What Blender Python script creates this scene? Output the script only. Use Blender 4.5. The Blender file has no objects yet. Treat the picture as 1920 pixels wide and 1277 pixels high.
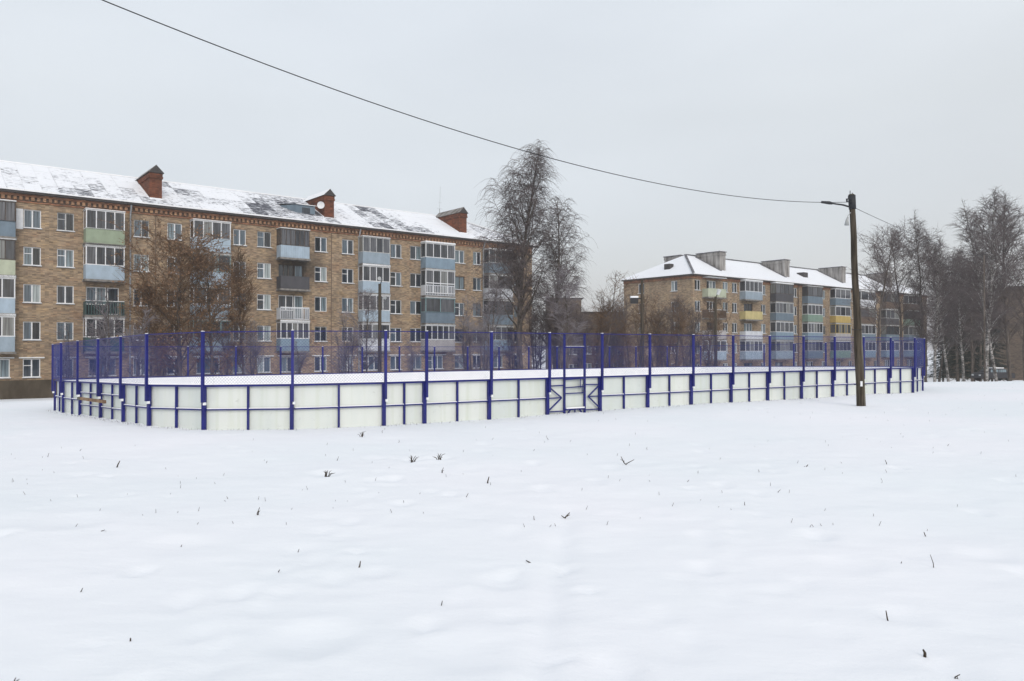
import bpy, math, random
import numpy as np
from mathutils import Vector

rng = random.Random(7)
nrs = np.random.RandomState(11)
sc = bpy.context.scene
col = sc.collection
PI = math.pi

# ------------------------------------------------------------------ camera
F, HY, CX = 1450.0, 651.0, 960.0          # focal length and horizon of the photograph in its pixels
EYE = 1.84                                # eye height over the snow in front
cam_d = bpy.data.cameras.new('camera')
cam = bpy.data.objects.new('camera', cam_d)
col.objects.link(cam)
cam.location = (0, 0, EYE)
cam.rotation_euler = (math.radians(90) + math.atan((HY - 638.5) / F), 0, 0)
cam_d.sensor_width = 36.0
cam_d.lens = F / 1920 * 36
cam_d.clip_start = 0.1
cam_d.clip_end = 3000
sc.camera = cam

# ------------------------------------------------------------------ sky, sun, exposure
SUN_EL, SUN_ROT = math.radians(30), math.radians(163)
wd = bpy.data.worlds.new('World')
sc.world = wd
wd.use_nodes = True
nt = wd.node_tree
nt.nodes.clear()
N, L = nt.nodes, nt.links
out = N.new('ShaderNodeOutputWorld')
add = N.new('ShaderNodeAddShader')
bg1 = N.new('ShaderNodeBackground')
bg2 = N.new('ShaderNodeBackground')
sky = N.new('ShaderNodeTexSky')
sky.sky_type = 'NISHITA'
sky.sun_disc = False
sky.sun_elevation = SUN_EL
sky.sun_rotation = SUN_ROT
sky.air_density = 1.0
sky.dust_density = 4.0
bg1.inputs['Strength'].default_value = 0.05
L.new(sky.outputs[0], bg1.inputs['Color'])
tc = N.new('ShaderNodeTexCoord')
sep = N.new('ShaderNodeSeparateXYZ')
L.new(tc.outputs['Generated'], sep.inputs[0])
# the cloud deck: darker at the horizon, brighter towards the zenith, as an overcast sky is
ramp = N.new('ShaderNodeValToRGB')
e = ramp.color_ramp.elements
e[0].position, e[0].color = 0.0, (0.555, 0.545, 0.575, 1)
e[1].position, e[1].color = 1.0, (0.72, 0.735, 0.76, 1)
m = e.new(0.10); m.color = (0.60, 0.595, 0.60, 1)
m = e.new(0.28); m.color = (0.655, 0.66, 0.645, 1)
m = e.new(0.42); m.color = (0.71, 0.73, 0.735, 1)
L.new(sep.outputs['Z'], ramp.inputs[0])
mp = N.new('ShaderNodeMapping'); mp.inputs['Scale'].default_value = (1.6, 1.6, 4.5)
L.new(tc.outputs['Generated'], mp.inputs[0])
nz = N.new('ShaderNodeTexNoise'); nz.inputs['Scale'].default_value = 1.7
nz.inputs['Detail'].default_value = 3; nz.inputs['Roughness'].default_value = 0.45
L.new(mp.outputs[0], nz.inputs['Vector'])
mr = N.new('ShaderNodeMapRange')
mr.inputs['From Min'].default_value = 0.3; mr.inputs['From Max'].default_value = 0.7
mr.inputs['To Min'].default_value = 0.955; mr.inputs['To Max'].default_value = 1.045
L.new(nz.outputs[0], mr.inputs['Value'])
mx = N.new('ShaderNodeMix'); mx.data_type = 'RGBA'; mx.blend_type = 'MULTIPLY'
mx.inputs['Factor'].default_value = 1.0
L.new(ramp.outputs[0], mx.inputs[6])
L.new(mr.outputs[0], mx.inputs[7])
L.new(mx.outputs[2], bg2.inputs['Color'])
bg2.inputs['Strength'].default_value = 0.99
L.new(bg1.outputs[0], add.inputs[0]); L.new(bg2.outputs[0], add.inputs[1])
L.new(add.outputs[0], out.inputs['Surface'])

sun_d = bpy.data.lights.new('sun', 'SUN')
sun_d.energy = 0.7
sun_d.angle = math.radians(22)
sun_d.color = (1.0, 0.97, 0.93)
sun = bpy.data.objects.new('sun', sun_d)
col.objects.link(sun)
sdir = Vector((math.sin(SUN_ROT) * math.cos(SUN_EL), math.cos(SUN_ROT) * math.cos(SUN_EL), math.sin(SUN_EL)))
sun.rotation_euler = sdir.to_track_quat('Z', 'Y').to_euler()
sc.view_settings.view_transform = 'Standard'
sc.view_settings.look = 'None'
sc.view_settings.exposure = 0.0
sc.view_settings.gamma = 1.0
sc.view_settings.use_curve_mapping = False
sc.cycles.max_bounces = 6

# ------------------------------------------------------------------ helpers
def P(px, py_z, Z):
    """pixel column at depth Z with a height relative to the eye -> world point"""
    return Vector(((px - CX) / F * Z, Z, EYE + py_z))

def hz(py, Z):
    return (HY - py) / F * Z

def empty(name, loc=(0, 0, 0), rz=0.0):
    o = bpy.data.objects.new(name, None)
    o.empty_display_size = 0.3
    o.location = loc
    o.rotation_euler = (0, 0, rz)
    col.objects.link(o)
    return o

def tag(o, label=None, cat=None, group=None, kind=None):
    if label: o['label'] = label
    if cat: o['category'] = cat
    if group: o['group'] = group
    if kind: o['kind'] = kind
    return o

class MB:
    def __init__(s):
        s.v, s.f, s.m = [], [], []
    def quad(s, a, b, c, d, mi=0):
        n = len(s.v); s.v += [tuple(a), tuple(b), tuple(c), tuple(d)]; s.f.append((n, n+1, n+2, n+3)); s.m.append(mi)
    def tri(s, a, b, c, mi=0):
        n = len(s.v); s.v += [tuple(a), tuple(b), tuple(c)]; s.f.append((n, n+1, n+2)); s.m.append(mi)
    def box(s, x0, x1, y0, y1, z0, z1, mi=0):
        n = len(s.v)
        s.v += [(x0,y0,z0),(x1,y0,z0),(x1,y1,z0),(x0,y1,z0),(x0,y0,z1),(x1,y0,z1),(x1,y1,z1),(x0,y1,z1)]
        for q in ((0,3,2,1),(4,5,6,7),(0,1,5,4),(1,2,6,5),(2,3,7,6),(3,0,4,7)):
            s.f.append(tuple(n+i for i in q)); s.m.append(mi)
    def beam(s, a, b, w, h, up=(0,0,1), mi=0):
        a, b = Vector(a), Vector(b)
        d = (b - a).normalized()
        sd = d.cross(Vector(up))
        if sd.length < 1e-4: sd = d.cross(Vector((1,0,0)))
        sd.normalize(); u = sd.cross(d).normalized()
        n = len(s.v)
        for p in (a, b):
            for i, j in ((-1,-1),(1,-1),(1,1),(-1,1)):
                s.v.append(tuple(p + sd*(i*w/2) + u*(j*h/2)))
        for q in ((0,3,2,1),(4,5,6,7),(0,1,5,4),(1,2,6,5),(2,3,7,6),(3,0,4,7)):
            s.f.append(tuple(n+i for i in q)); s.m.append(mi)
    def tube(s, pts, rad, n=8, cap=True, mi=0):
        pts = [Vector(p) for p in pts]
        base = len(s.v)
        for i, p in enumerate(pts):
            d = (pts[min(i+1, len(pts)-1)] - pts[max(i-1, 0)]).normalized()
            a = d.cross(Vector((0.13, 0.99, 0.05)))
            if a.length < 1e-3: a = d.cross(Vector((1,0,0)))
            a.normalize(); b = d.cross(a).normalized()
            r = rad[i] if isinstance(rad, (list, tuple)) else rad
            for k in range(n):
                t = 2*PI*k/n
                s.v.append(tuple(p + a*(r*math.cos(t)) + b*(r*math.sin(t))))
        for i in range(len(pts)-1):
            for k in range(n):
                k2 = (k+1) % n
                s.f.append((base+i*n+k, base+i*n+k2, base+(i+1)*n+k2, base+(i+1)*n+k)); s.m.append(mi)
        if cap:
            s.f.append(tuple(base+k for k in range(n))[::-1]); s.m.append(mi)
            s.f.append(tuple(base+(len(pts)-1)*n+k for k in range(n))); s.m.append(mi)
    def mesh(s, name, mats, smooth=False):
        me = bpy.data.meshes.new(name)
        me.from_pydata(s.v, [], s.f)
        for m_ in (mats if isinstance(mats, (list, tuple)) else [mats]): me.materials.append(m_)
        if any(s.m): me.polygons.foreach_set('material_index', s.m)
        if smooth: me.polygons.foreach_set('use_smooth', [True]*len(s.f))
        me.update()
        return me
    def build(s, name, mats, parent=None, smooth=False, loc=None):
        o = bpy.data.objects.new(name, s.mesh(name, mats, smooth))
        col.objects.link(o)
        if parent: o.parent = parent
        if loc is not None: o.location = loc
        return o

def inst(name, me, parent=None, loc=(0,0,0), rot=(0,0,0), scale=(1,1,1)):
    o = bpy.data.objects.new(name, me)
    col.objects.link(o)
    if parent: o.parent = parent
    o.location, o.rotation_euler, o.scale = loc, rot, scale
    return o

def copy_tree(o, parent=None):
    c = o.copy(); col.objects.link(c); c.parent = parent
    for ch in o.children: copy_tree(ch, c)
    return c

# ------------------------------------------------------------------ materials
def mat(name, base, rough=0.8, spec=0.3, metal=0.0):
    m_ = bpy.data.materials.new(name); m_.use_nodes = True
    b = m_.node_tree.nodes['Principled BSDF']
    b.inputs['Base Color'].default_value = (*base, 1)
    b.inputs['Roughness'].default_value = rough
    b.inputs['Specular IOR Level'].default_value = spec
    b.inputs['Metallic'].default_value = metal
    return m_

def nodes(m_): return m_.node_tree.nodes, m_.node_tree.links, m_.node_tree.nodes['Principled BSDF']

def ramp_node(N, stops, interp='LINEAR'):
    r = N.new('ShaderNodeValToRGB'); r.color_ramp.interpolation = interp
    el = r.color_ramp.elements
    el[0].position, el[0].color = stops[0][0], (*stops[0][1], 1)
    el[1].position, el[1].color = stops[-1][0], (*stops[-1][1], 1)
    for p, c in stops[1:-1]:
        x = el.new(p); x.color = (*c, 1)
    return r

def noisy(name, c1, c2, scale=5.0, rough=0.85, stretch=(1,1,1), bump=0.0, detail=5, spec=0.25, lo=0.35, hi=0.65, rand=0.0, bscale=None):
    m_ = mat(name, c1, rough, spec)
    N, L, b = nodes(m_)
    t = N.new('ShaderNodeTexCoord'); mp = N.new('ShaderNodeMapping'); mp.inputs['Scale'].default_value = stretch
    n = N.new('ShaderNodeTexNoise'); n.inputs['Scale'].default_value = scale; n.inputs['Detail'].default_value = detail
    L.new(t.outputs['Object'], mp.inputs[0]); L.new(mp.outputs[0], n.inputs['Vector'])
    r = ramp_node(N, [(lo, c1), (hi, c2)])
    src = n.outputs[0]
    if rand:
        oi = N.new('ShaderNodeObjectInfo'); ma = N.new('ShaderNodeMath'); ma.operation = 'MULTIPLY_ADD'
        ma.inputs[1].default_value = rand; L.new(oi.outputs['Random'], ma.inputs[0]); L.new(src, ma.inputs[2])
        s2 = N.new('ShaderNodeMath'); s2.operation = 'SUBTRACT'; s2.inputs[1].default_value = rand/2
        L.new(ma.outputs[0], s2.inputs[0]); src = s2.outputs[0]
    L.new(src, r.inputs[0]); L.new(r.outputs[0], b.inputs['Base Color'])
    if bump:
        bn = N.new('ShaderNodeBump'); bn.inputs['Strength'].default_value = bump; bn.inputs['Distance'].default_value = 0.02
        if bscale:
            n2 = N.new('ShaderNodeTexNoise'); n2.inputs['Scale'].default_value = bscale; n2.inputs['Detail'].default_value = 4
            L.new(t.outputs['Object'], n2.inputs['Vector']); L.new(n2.outputs[0], bn.inputs['Height'])
        else:
            L.new(n.outputs[0], bn.inputs['Height'])
        L.new(bn.outputs[0], b.inputs['Normal'])
    return m_

def snow_mat(name):
    m_ = mat(name, (0.84, 0.86, 0.89), 0.75, 0.15)
    N, L, b = nodes(m_)
    t = N.new('ShaderNodeTexCoord')
    n = N.new('ShaderNodeTexNoise'); n.inputs['Scale'].default_value = 0.16; n.inputs['Detail'].default_value = 4
    L.new(t.outputs['Object'], n.inputs['Vector'])
    r = ramp_node(N, [(0.36, (0.80, 0.845, 0.885)), (0.64, (0.855, 0.87, 0.915))])
    L.new(n.outputs[0], r.inputs[0]); L.new(r.outputs[0], b.inputs['Base Color'])
    mp = N.new('ShaderNodeMapping'); mp.inputs['Scale'].default_value = (0.6, 1.4, 1); mp.inputs['Rotation'].default_value = (0, 0, 0.25)
    L.new(t.outputs['Object'], mp.inputs[0])
    n1 = N.new('ShaderNodeTexNoise'); n1.inputs['Scale'].default_value = 1.6; n1.inputs['Detail'].default_value = 5; n1.inputs['Roughness'].default_value = 0.55
    n2 = N.new('ShaderNodeTexNoise'); n2.inputs['Scale'].default_value = 38; n2.inputs['Detail'].default_value = 4
    L.new(mp.outputs[0], n1.inputs['Vector']); L.new(t.outputs['Object'], n2.inputs['Vector'])
    b1 = N.new('ShaderNodeBump'); b1.inputs['Strength'].default_value = 0.35; b1.inputs['Distance'].default_value = 0.06
    b2 = N.new('ShaderNodeBump'); b2.inputs['Strength'].default_value = 0.25; b2.inputs['Distance'].default_value = 0.008
    L.new(n1.outputs[0], b1.inputs['Height']); L.new(n2.outputs[0], b2.inputs['Height'])
    L.new(b1.outputs[0], b2.inputs['Normal']); L.new(b2.outputs[0], b.inputs['Normal'])
    return m_

def brick_mat(name, cols, mortar, dirt=(0.10, 0.085, 0.07), scale=1.0, dirt_amt=0.5, soot=None):
    m_ = mat(name, cols[0], 0.9, 0.15)
    N, L, b = nodes(m_)
    t = N.new('ShaderNodeTexCoord'); sp = N.new('ShaderNodeSeparateXYZ'); L.new(t.outputs['Object'], sp.inputs[0])
    ad = N.new('ShaderNodeMath'); ad.operation = 'ADD'; L.new(sp.outputs[0], ad.inputs[0]); L.new(sp.outputs[1], ad.inputs[1])
    cb = N.new('ShaderNodeCombineXYZ'); L.new(ad.outputs[0], cb.inputs[0]); L.new(sp.outputs[2], cb.inputs[1])
    br = N.new('ShaderNodeTexBrick'); br.inputs['Scale'].default_value = 1.0
    br.inputs['Brick Width'].default_value = 0.27 * scale; br.inputs['Row Height'].default_value = 0.088 * scale
    br.inputs['Mortar Size'].default_value = 0.012; br.inputs['Bias'].default_value = -0.1
    br.inputs['Color1'].default_value = (*cols[0], 1); br.inputs['Color2'].default_value = (*cols[1], 1)
    br.inputs['Mortar'].default_value = (*mortar, 1)
    L.new(cb.outputs[0], br.inputs['Vector'])
    # patches of other firings
    n1 = N.new('ShaderNodeTexNoise'); n1.inputs['Scale'].default_value = 0.55; n1.inputs['Detail'].default_value = 6; n1.inputs['Roughness'].default_value = 0.7
    mp = N.new('ShaderNodeMapping'); mp.inputs['Scale'].default_value = (1, 2.2, 1); L.new(cb.outputs[0], mp.inputs[0]); L.new(mp.outputs[0], n1.inputs['Vector'])
    r1 = ramp_node(N, [(0.30, cols[2]), (0.5, (1, 1, 1)), (0.72, cols[3])])
    L.new(n1.outputs[0], r1.inputs[0])
    mu = N.new('ShaderNodeMix'); mu.data_type = 'RGBA'; mu.blend_type = 'MULTIPLY'; mu.inputs['Factor'].default_value = 1
    L.new(br.outputs['Color'], mu.inputs[6]); L.new(r1.outputs[0], mu.inputs[7])
    # single odd bricks
    vo = N.new('ShaderNodeTexWhiteNoise'); vo.noise_dimensions = '2D'
    sn = N.new('ShaderNodeVectorMath'); sn.operation = 'SNAP'; sn.inputs[1].default_value = (0.27*scale, 0.088*scale, 1)
    L.new(cb.outputs[0], sn.inputs[0]); L.new(sn.outputs[0], vo.inputs['Vector'])
    r2 = ramp_node(N, [(0.0, (0.62, 0.60, 0.58)), (0.5, (1, 1, 1)), (1.0, (1.32, 1.26, 1.15))])
    L.new(vo.outputs['Value'], r2.inputs[0])
    m2 = N.new('ShaderNodeMix'); m2.data_type = 'RGBA'; m2.blend_type = 'MULTIPLY'; m2.inputs['Factor'].default_value = 0.9
    L.new(mu.outputs[2], m2.inputs[6]); L.new(r2.outputs[0], m2.inputs[7])
    # dirt runs
    mp3 = N.new('ShaderNodeMapping'); mp3.inputs['Scale'].default_value = (1.1, 0.22, 1); L.new(cb.outputs[0], mp3.inputs[0])
    n3 = N.new('ShaderNodeTexNoise'); n3.inputs['Scale'].default_value = 0.9; n3.inputs['Detail'].default_value = 5; L.new(mp3.outputs[0], n3.inputs['Vector'])
    r3 = ramp_node(N, [(0.48, (0, 0, 0)), (0.75, (dirt_amt,)*3)])
    L.new(n3.outputs[0], r3.inputs[0])
    m3 = N.new('ShaderNodeMix'); m3.data_type = 'RGBA'; L.new(r3.outputs[0], m3.inputs['Factor'])
    L.new(m2.outputs[2], m3.inputs[6]); m3.inputs[7].default_value = (*dirt, 1)
    L.new(m3.outputs[2], b.inputs['Base Color'])
    if soot:
        sub = N.new('ShaderNodeVectorMath'); sub.operation = 'SUBTRACT'; sub.inputs[1].default_value = (soot[0], soot[1], 0); L.new(cb.outputs[0], sub.inputs[0])
        ml_ = N.new('ShaderNodeVectorMath'); ml_.operation = 'DIVIDE'; ml_.inputs[1].default_value = (soot[2], soot[3], 1); L.new(sub.outputs[0], ml_.inputs[0])
        ln_ = N.new('ShaderNodeVectorMath'); ln_.operation = 'LENGTH'; L.new(ml_.outputs[0], ln_.inputs[0])
        n5 = N.new('ShaderNodeTexNoise'); n5.inputs['Scale'].default_value = 1.8; n5.inputs['Detail'].default_value = 5; L.new(cb.outputs[0], n5.inputs['Vector'])
        ad5 = N.new('ShaderNodeMath'); ad5.operation = 'MULTIPLY_ADD'; ad5.inputs[1].default_value = .9; L.new(n5.outputs[0], ad5.inputs[0]); L.new(ln_.outputs['Value'], ad5.inputs[2])
        r5 = ramp_node(N, [(0.36, (.85,)*3), (0.52, (.5,)*3), (0.80, (0,)*3)]); sc5 = N.new('ShaderNodeMath'); sc5.operation = 'MULTIPLY'; sc5.inputs[1].default_value = .5
        L.new(ad5.outputs[0], sc5.inputs[0]); L.new(sc5.outputs[0], r5.inputs[0])
        m5 = N.new('ShaderNodeMix'); m5.data_type = 'RGBA'; L.new(r5.outputs[0], m5.inputs['Factor']); L.new(m3.outputs[2], m5.inputs[6]); m5.inputs[7].default_value = (.035, .032, .03, 1)
        L.new(m5.outputs[2], b.inputs['Base Color'])
    bp = N.new('ShaderNodeBump'); bp.inputs['Strength'].default_value = 0.5; bp.inputs['Distance'].default_value = 0.01; bp.invert = True
    L.new(br.outputs['Fac'], bp.inputs['Height']); L.new(bp.outputs[0], b.inputs['Normal'])
    return m_

def glass_mat(name, stops, rough=0.06):
    m_ = mat(name, (0.02, 0.02, 0.03), rough, 0.7)
    N, L, b = nodes(m_)
    oi = N.new('ShaderNodeObjectInfo'); r = ramp_node(N, stops, 'CONSTANT')
    L.new(oi.outputs['Random'], r.inputs[0])
    t = N.new('ShaderNodeTexCoord'); mp = N.new('ShaderNodeMapping'); mp.inputs['Scale'].default_value = (9, 1, 0.35)
    L.new(t.outputs['Object'], mp.inputs[0])
    ad = N.new('ShaderNodeVectorMath'); ad.operation = 'ADD'; L.new(mp.outputs[0], ad.inputs[0]); L.new(oi.outputs['Random'], ad.inputs[1])
    n = N.new('ShaderNodeTexNoise'); n.inputs['Scale'].default_value = 1.0; n.inputs['Detail'].default_value = 3
    L.new(ad.outputs[0], n.inputs['Vector'])
    r2 = ramp_node(N, [(0.35, (0.45,)*3), (0.65, (1.35,)*3)]); L.new(n.outputs[0], r2.inputs[0])
    mu = N.new('ShaderNodeMix'); mu.data_type = 'RGBA'; mu.blend_type = 'MULTIPLY'; mu.inputs['Factor'].default_value = 1
    L.new(r.outputs[0], mu.inputs[6]); L.new(r2.outputs[0], mu.inputs[7]); L.new(mu.outputs[2], b.inputs['Base Color'])
    n2 = N.new('ShaderNodeTexNoise'); n2.inputs['Scale'].default_value = 1.1
    L.new(t.outputs['Object'], n2.inputs['Vector'])
    bp = N.new('ShaderNodeBump'); bp.inputs['Strength'].default_value = 0.25; bp.inputs['Distance'].default_value = 0.03
    L.new(n2.outputs[0], bp.inputs['Height']); L.new(bp.outputs[0], b.inputs['Normal'])
    return m_

def roof_mat(name, thr=0.5, rand=0.22):
    """old corrugated sheets under thin snow; bare dark patches where the snow slid off"""
    m_ = mat(name, (0.8, 0.82, 0.86), 0.8, 0.15)
    N, L, b = nodes(m_)
    t = N.new('ShaderNodeTexCoord')
    mp = N.new('ShaderNodeMapping'); mp.inputs['Scale'].default_value = (1.1, 3.4, 1); L.new(t.outputs['Object'], mp.inputs[0])
    oi = N.new('ShaderNodeObjectInfo')
    av = N.new('ShaderNodeVectorMath'); av.operation = 'ADD'
    sc_ = N.new('ShaderNodeVectorMath'); sc_.operation = 'SCALE'; sc_.inputs['Scale'].default_value = 0.13
    L.new(oi.outputs['Location'], sc_.inputs[0]); L.new(mp.outputs[0], av.inputs[0])
    ml = N.new('ShaderNodeMath'); ml.operation = 'MULTIPLY'; ml.inputs[1].default_value = 31.0; L.new(oi.outputs['Random'], ml.inputs[0])
    cb = N.new('ShaderNodeCombineXYZ'); L.new(ml.outputs[0], cb.inputs[0]); L.new(cb.outputs[0], av.inputs[1])
    n = N.new('ShaderNodeTexNoise'); n.inputs['Scale'].default_value = 1.6; n.inputs['Detail'].default_value = 6; n.inputs['Roughness'].default_value = 0.65
    L.new(av.outputs[0], n.inputs['Vector'])
    big = N.new('ShaderNodeTexNoise'); big.inputs['Scale'].default_value = 1.3; big.inputs['Detail'].default_value = 3
    L.new(sc_.outputs[0], big.inputs['Vector'])
    a1 = N.new('ShaderNodeMath'); a1.operation = 'MULTIPLY_ADD'; a1.inputs[1].default_value = rand; L.new(oi.outputs['Random'], a1.inputs[0]); L.new(n.outputs[0], a1.inputs[2])
    a2 = N.new('ShaderNodeMath'); a2.operation = 'MULTIPLY_ADD'; a2.inputs[1].default_value = 1.0; L.new(big.outputs[0], a2.inputs[0]); L.new(a1.outputs[0], a2.inputs[2])
    r = ramp_node(N, [(thr/2, (0.82, 0.85, 0.90)), (thr/2+0.02, (0.45, 0.47, 0.51)), (thr/2+0.055, (0.085, 0.09, 0.11))])
    hf = N.new('ShaderNodeMath'); hf.operation = 'MULTIPLY'; hf.inputs[1].default_value = 0.5; L.new(a2.outputs[0], hf.inputs[0])
    L.new(hf.outputs[0], r.inputs[0]); L.new(r.outputs[0], b.inputs['Base Color'])
    w = N.new('ShaderNodeTexWave'); w.inputs['Scale'].default_value = 2.4; w.bands_direction = 'X'
    L.new(t.outputs['Object'], w.inputs['Vector'])
    bp = N.new('ShaderNodeBump'); bp.inputs['Strength'].default_value = 0.3; bp.inputs['Distance'].default_value = 0.03
    L.new(w.outputs[0], bp.inputs['Height']); L.new(bp.outputs[0], b.inputs['Normal'])
    return m_

M = {}
M['snow'] = snow_mat('snow')
M['cap'] = noisy('snow_cap', (0.80, 0.83, 0.87), (0.86, 0.88, 0.91), 3, 0.8, bump=0.2)
M['blue'] = noisy('blue_paint', (0.004, 0.007, 0.115), (0.009, 0.013, 0.175), 6, 0.45, stretch=(1,1,0.4), bump=0.1, spec=0.4)
M['blue_mesh'] = mat('blue_wire', (0.02, 0.035, 0.20), 0.5, 0.4)
M['panel'] = noisy('rink_board_plastic', (0.60, 0.655, 0.64), (0.685, 0.725, 0.70), 0.9, 0.5, stretch=(1.6,1.6,.5), spec=0.3, detail=8, rand=0.3)
def scuffs(m_):
    N, L, b = nodes(m_)
    t = N.new('ShaderNodeTexCoord'); src = b.inputs['Base Color'].links[0].from_socket
    n = N.new('ShaderNodeTexNoise'); n.inputs['Scale'].default_value = 5.5; n.inputs['Detail'].default_value = 8; n.inputs['Roughness'].default_value = 0.72; L.new(t.outputs['Object'], n.inputs['Vector'])
    r = ramp_node(N, [(0.60, (0,)*3), (0.70, (.38,)*3)]); L.new(n.outputs[0], r.inputs[0])
    m1 = N.new('ShaderNodeMix'); m1.data_type = 'RGBA'; L.new(r.outputs[0], m1.inputs['Factor']); L.new(src, m1.inputs[6]); m1.inputs[7].default_value = (.33, .35, .33, 1)
    mp = N.new('ShaderNodeMapping'); mp.inputs['Scale'].default_value = (5, 5, .25); L.new(t.outputs['Object'], mp.inputs[0])
    n2 = N.new('ShaderNodeTexNoise'); n2.inputs['Scale'].default_value = 1; n2.inputs['Detail'].default_value = 4; L.new(mp.outputs[0], n2.inputs['Vector'])
    r2 = ramp_node(N, [(0.5, (0,)*3), (0.8, (.5,)*3)]); L.new(n2.outputs[0], r2.inputs[0])
    m2 = N.new('ShaderNodeMix'); m2.data_type = 'RGBA'; L.new(r2.outputs[0], m2.inputs['Factor']); L.new(m1.outputs[2], m2.inputs[6]); m2.inputs[7].default_value = (.50, .56, .44, 1)
    L.new(m2.outputs[2], b.inputs['Base Color'])
scuffs(M['panel'])
M['panel_in'] = noisy('rink_board_inner_face', (0.80, 0.82, 0.85), (0.86, 0.87, 0.90), 1.2, 0.6)
M['brickA'] = brick_mat('buff_brick', [(0.375, 0.285, 0.20), (0.235, 0.172, 0.118), (0.86, 0.72, 0.66), (1.14, 1.06, 0.90)], (0.29, 0.255, 0.21), dirt_amt=0.42)
M['brickB'] = brick_mat('buff_brick_far', [(0.36, 0.275, 0.19), (0.26, 0.19, 0.13), (0.80, 0.68, 0.62), (1.1, 1.05, 0.95)], (0.28, 0.25, 0.21), dirt_amt=0.35)
M['brickC'] = brick_mat('dull_brick', [(0.17, 0.13, 0.10), (0.12, 0.085, 0.065), (0.8, 0.75, 0.7), (1.05, 1.0, 0.95)], (0.14, 0.13, 0.12), dirt_amt=0.4)
M['red'] = brick_mat('red_chimney_brick', [(0.21, 0.068, 0.036), (0.13, 0.045, 0.028), (0.6, 0.6, 0.6), (1.2, 1.0, 0.9)], (0.12, 0.08, 0.06), dirt=(0.05, 0.035, 0.03), dirt_amt=0.6)
M['corn'] = brick_mat('cornice_brick', [(0.36, 0.17, 0.10), (0.24, 0.12, 0.075), (0.75, 0.65, 0.6), (1.15, 1.15, 1.0)], (0.2, 0.15, 0.12))
M['corn2'] = brick_mat('dentil_brick', [(0.46, 0.29, 0.18), (0.33, 0.17, 0.11), (0.75, 0.65, 0.6), (1.15, 1.15, 1.0)], (0.2, 0.15, 0.12))
M['plinth'] = noisy('stained_plinth', (0.055, 0.044, 0.032), (0.11, 0.092, 0.07), 1.2, 0.9, stretch=(1,1,0.5), bump=0.3)
M['frame'] = noisy('white_window_frame', (0.66, 0.69, 0.73), (0.78, 0.79, 0.81), 3, 0.5)
M['frame_grey'] = noisy('weathered_frame', (0.34, 0.36, 0.38), (0.50, 0.51, 0.51), 4, 0.7)
M['frame_dark'] = noisy('dark_wood_frame', (0.05, 0.045, 0.045), (0.11, 0.09, 0.08), 4, 0.8)
M['frame_yel'] = noisy('ochre_frame', (0.50, 0.36, 0.10), (0.60, 0.44, 0.14), 4, 0.7)
M['frame_teal'] = noisy('teal_frame', (0.16, 0.27, 0.30), (0.25, 0.37, 0.39), 4, 0.7)
M['glass'] = glass_mat('window_glass', [(0.0, (0.035, 0.045, 0.06)), (0.35, (0.095, 0.13, 0.165)), (0.58, (0.02, 0.025, 0.03)), (0.72, (0.17, 0.225, 0.26)), (0.90, (0.36, 0.42, 0.44))])
M['glassd'] = glass_mat('balcony_glass', [(0.0, (0.05, 0.055, 0.065)), (0.4, (0.09, 0.095, 0.11)), (0.7, (0.03, 0.035, 0.045)), (0.88, (0.20, 0.21, 0.21))])
M['dark'] = mat('dim_interior', (0.03, 0.03, 0.033), 0.9, 0.1)
M['roof'] = roof_mat('snowy_roof_sheet', 1.115, 0.12)
M['roof_far'] = roof_mat('snowy_roof_far', 1.13, 0.1)
M['sheet_dark'] = noisy('bare_roof_sheet', (0.09, 0.09, 0.10), (0.2, 0.2, 0.22), 2, 0.8)
M['sheet_grey'] = noisy('grey_render', (0.13, 0.12, 0.115), (0.40, 0.39, 0.38), 1.6, 0.9, stretch=(1.6,1.6,0.25), bump=0.2, detail=7)
M['eave'] = mat('eave_board', (0.06, 0.055, 0.055), 0.8)
M['pipe'] = noisy('zinc_pipe', (0.20, 0.22, 0.24), (0.33, 0.35, 0.38), 3, 0.5)
M['slab'] = noisy('balcony_slab', (0.12, 0.11, 0.10), (0.30, 0.29, 0.28), 2, 0.9, bump=0.2)
for nm, c in dict(blue_grey=(0.22,0.30,0.38), pale_blue=(0.36,0.45,0.54), green=(0.27,0.33,0.245), pale_green=(0.42,0.46,0.36),
                  slate=(0.15,0.20,0.25), dgrey=(0.075,0.075,0.085), white=(0.58,0.61,0.66), teal=(0.10,0.17,0.18), dteal=(0.05,0.09,0.09),
                  yellow=(0.50,0.43,0.21), ochre=(0.47,0.35,0.12), beige=(0.40,0.385,0.39), brown=(0.12,0.085,0.065), grn2=(0.20,0.29,0.24), steel=(0.29,0.36,0.43)).items():
    M['p_'+nm] = noisy('parapet_'+nm, tuple(x*0.84 for x in c), tuple(min(1, x*1.12) for x in c), 1.6, 0.65, stretch=(1,1,0.6), detail=6, bump=0.1)
M['bark'] = noisy('grey_bark', (0.055, 0.045, 0.038), (0.14, 0.12, 0.105), 6, 0.95, stretch=(1,1,0.3), bump=0.4)
M['twig'] = noisy('bare_twigs', (0.085, 0.068, 0.068), (0.165, 0.14, 0.14), 1.2, 0.95)
M['twig_frost'] = noisy('frosted_twigs', (0.11, 0.095, 0.105), (0.28, 0.26, 0.28), 0.8, 0.95)
M['twig_brown'] = noisy('brown_twigs', (0.09, 0.055, 0.035), (0.20, 0.13, 0.08), 1.2, 0.95)
M['leaf'] = noisy('dry_brown_leaves', (0.11, 0.062, 0.033), (0.30, 0.18, 0.105), 4, 0.8, detail=2)
M['needle'] = noisy('spruce_needles', (0.02, 0.028, 0.022), (0.05, 0.06, 0.05), 2, 0.9)
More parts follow.
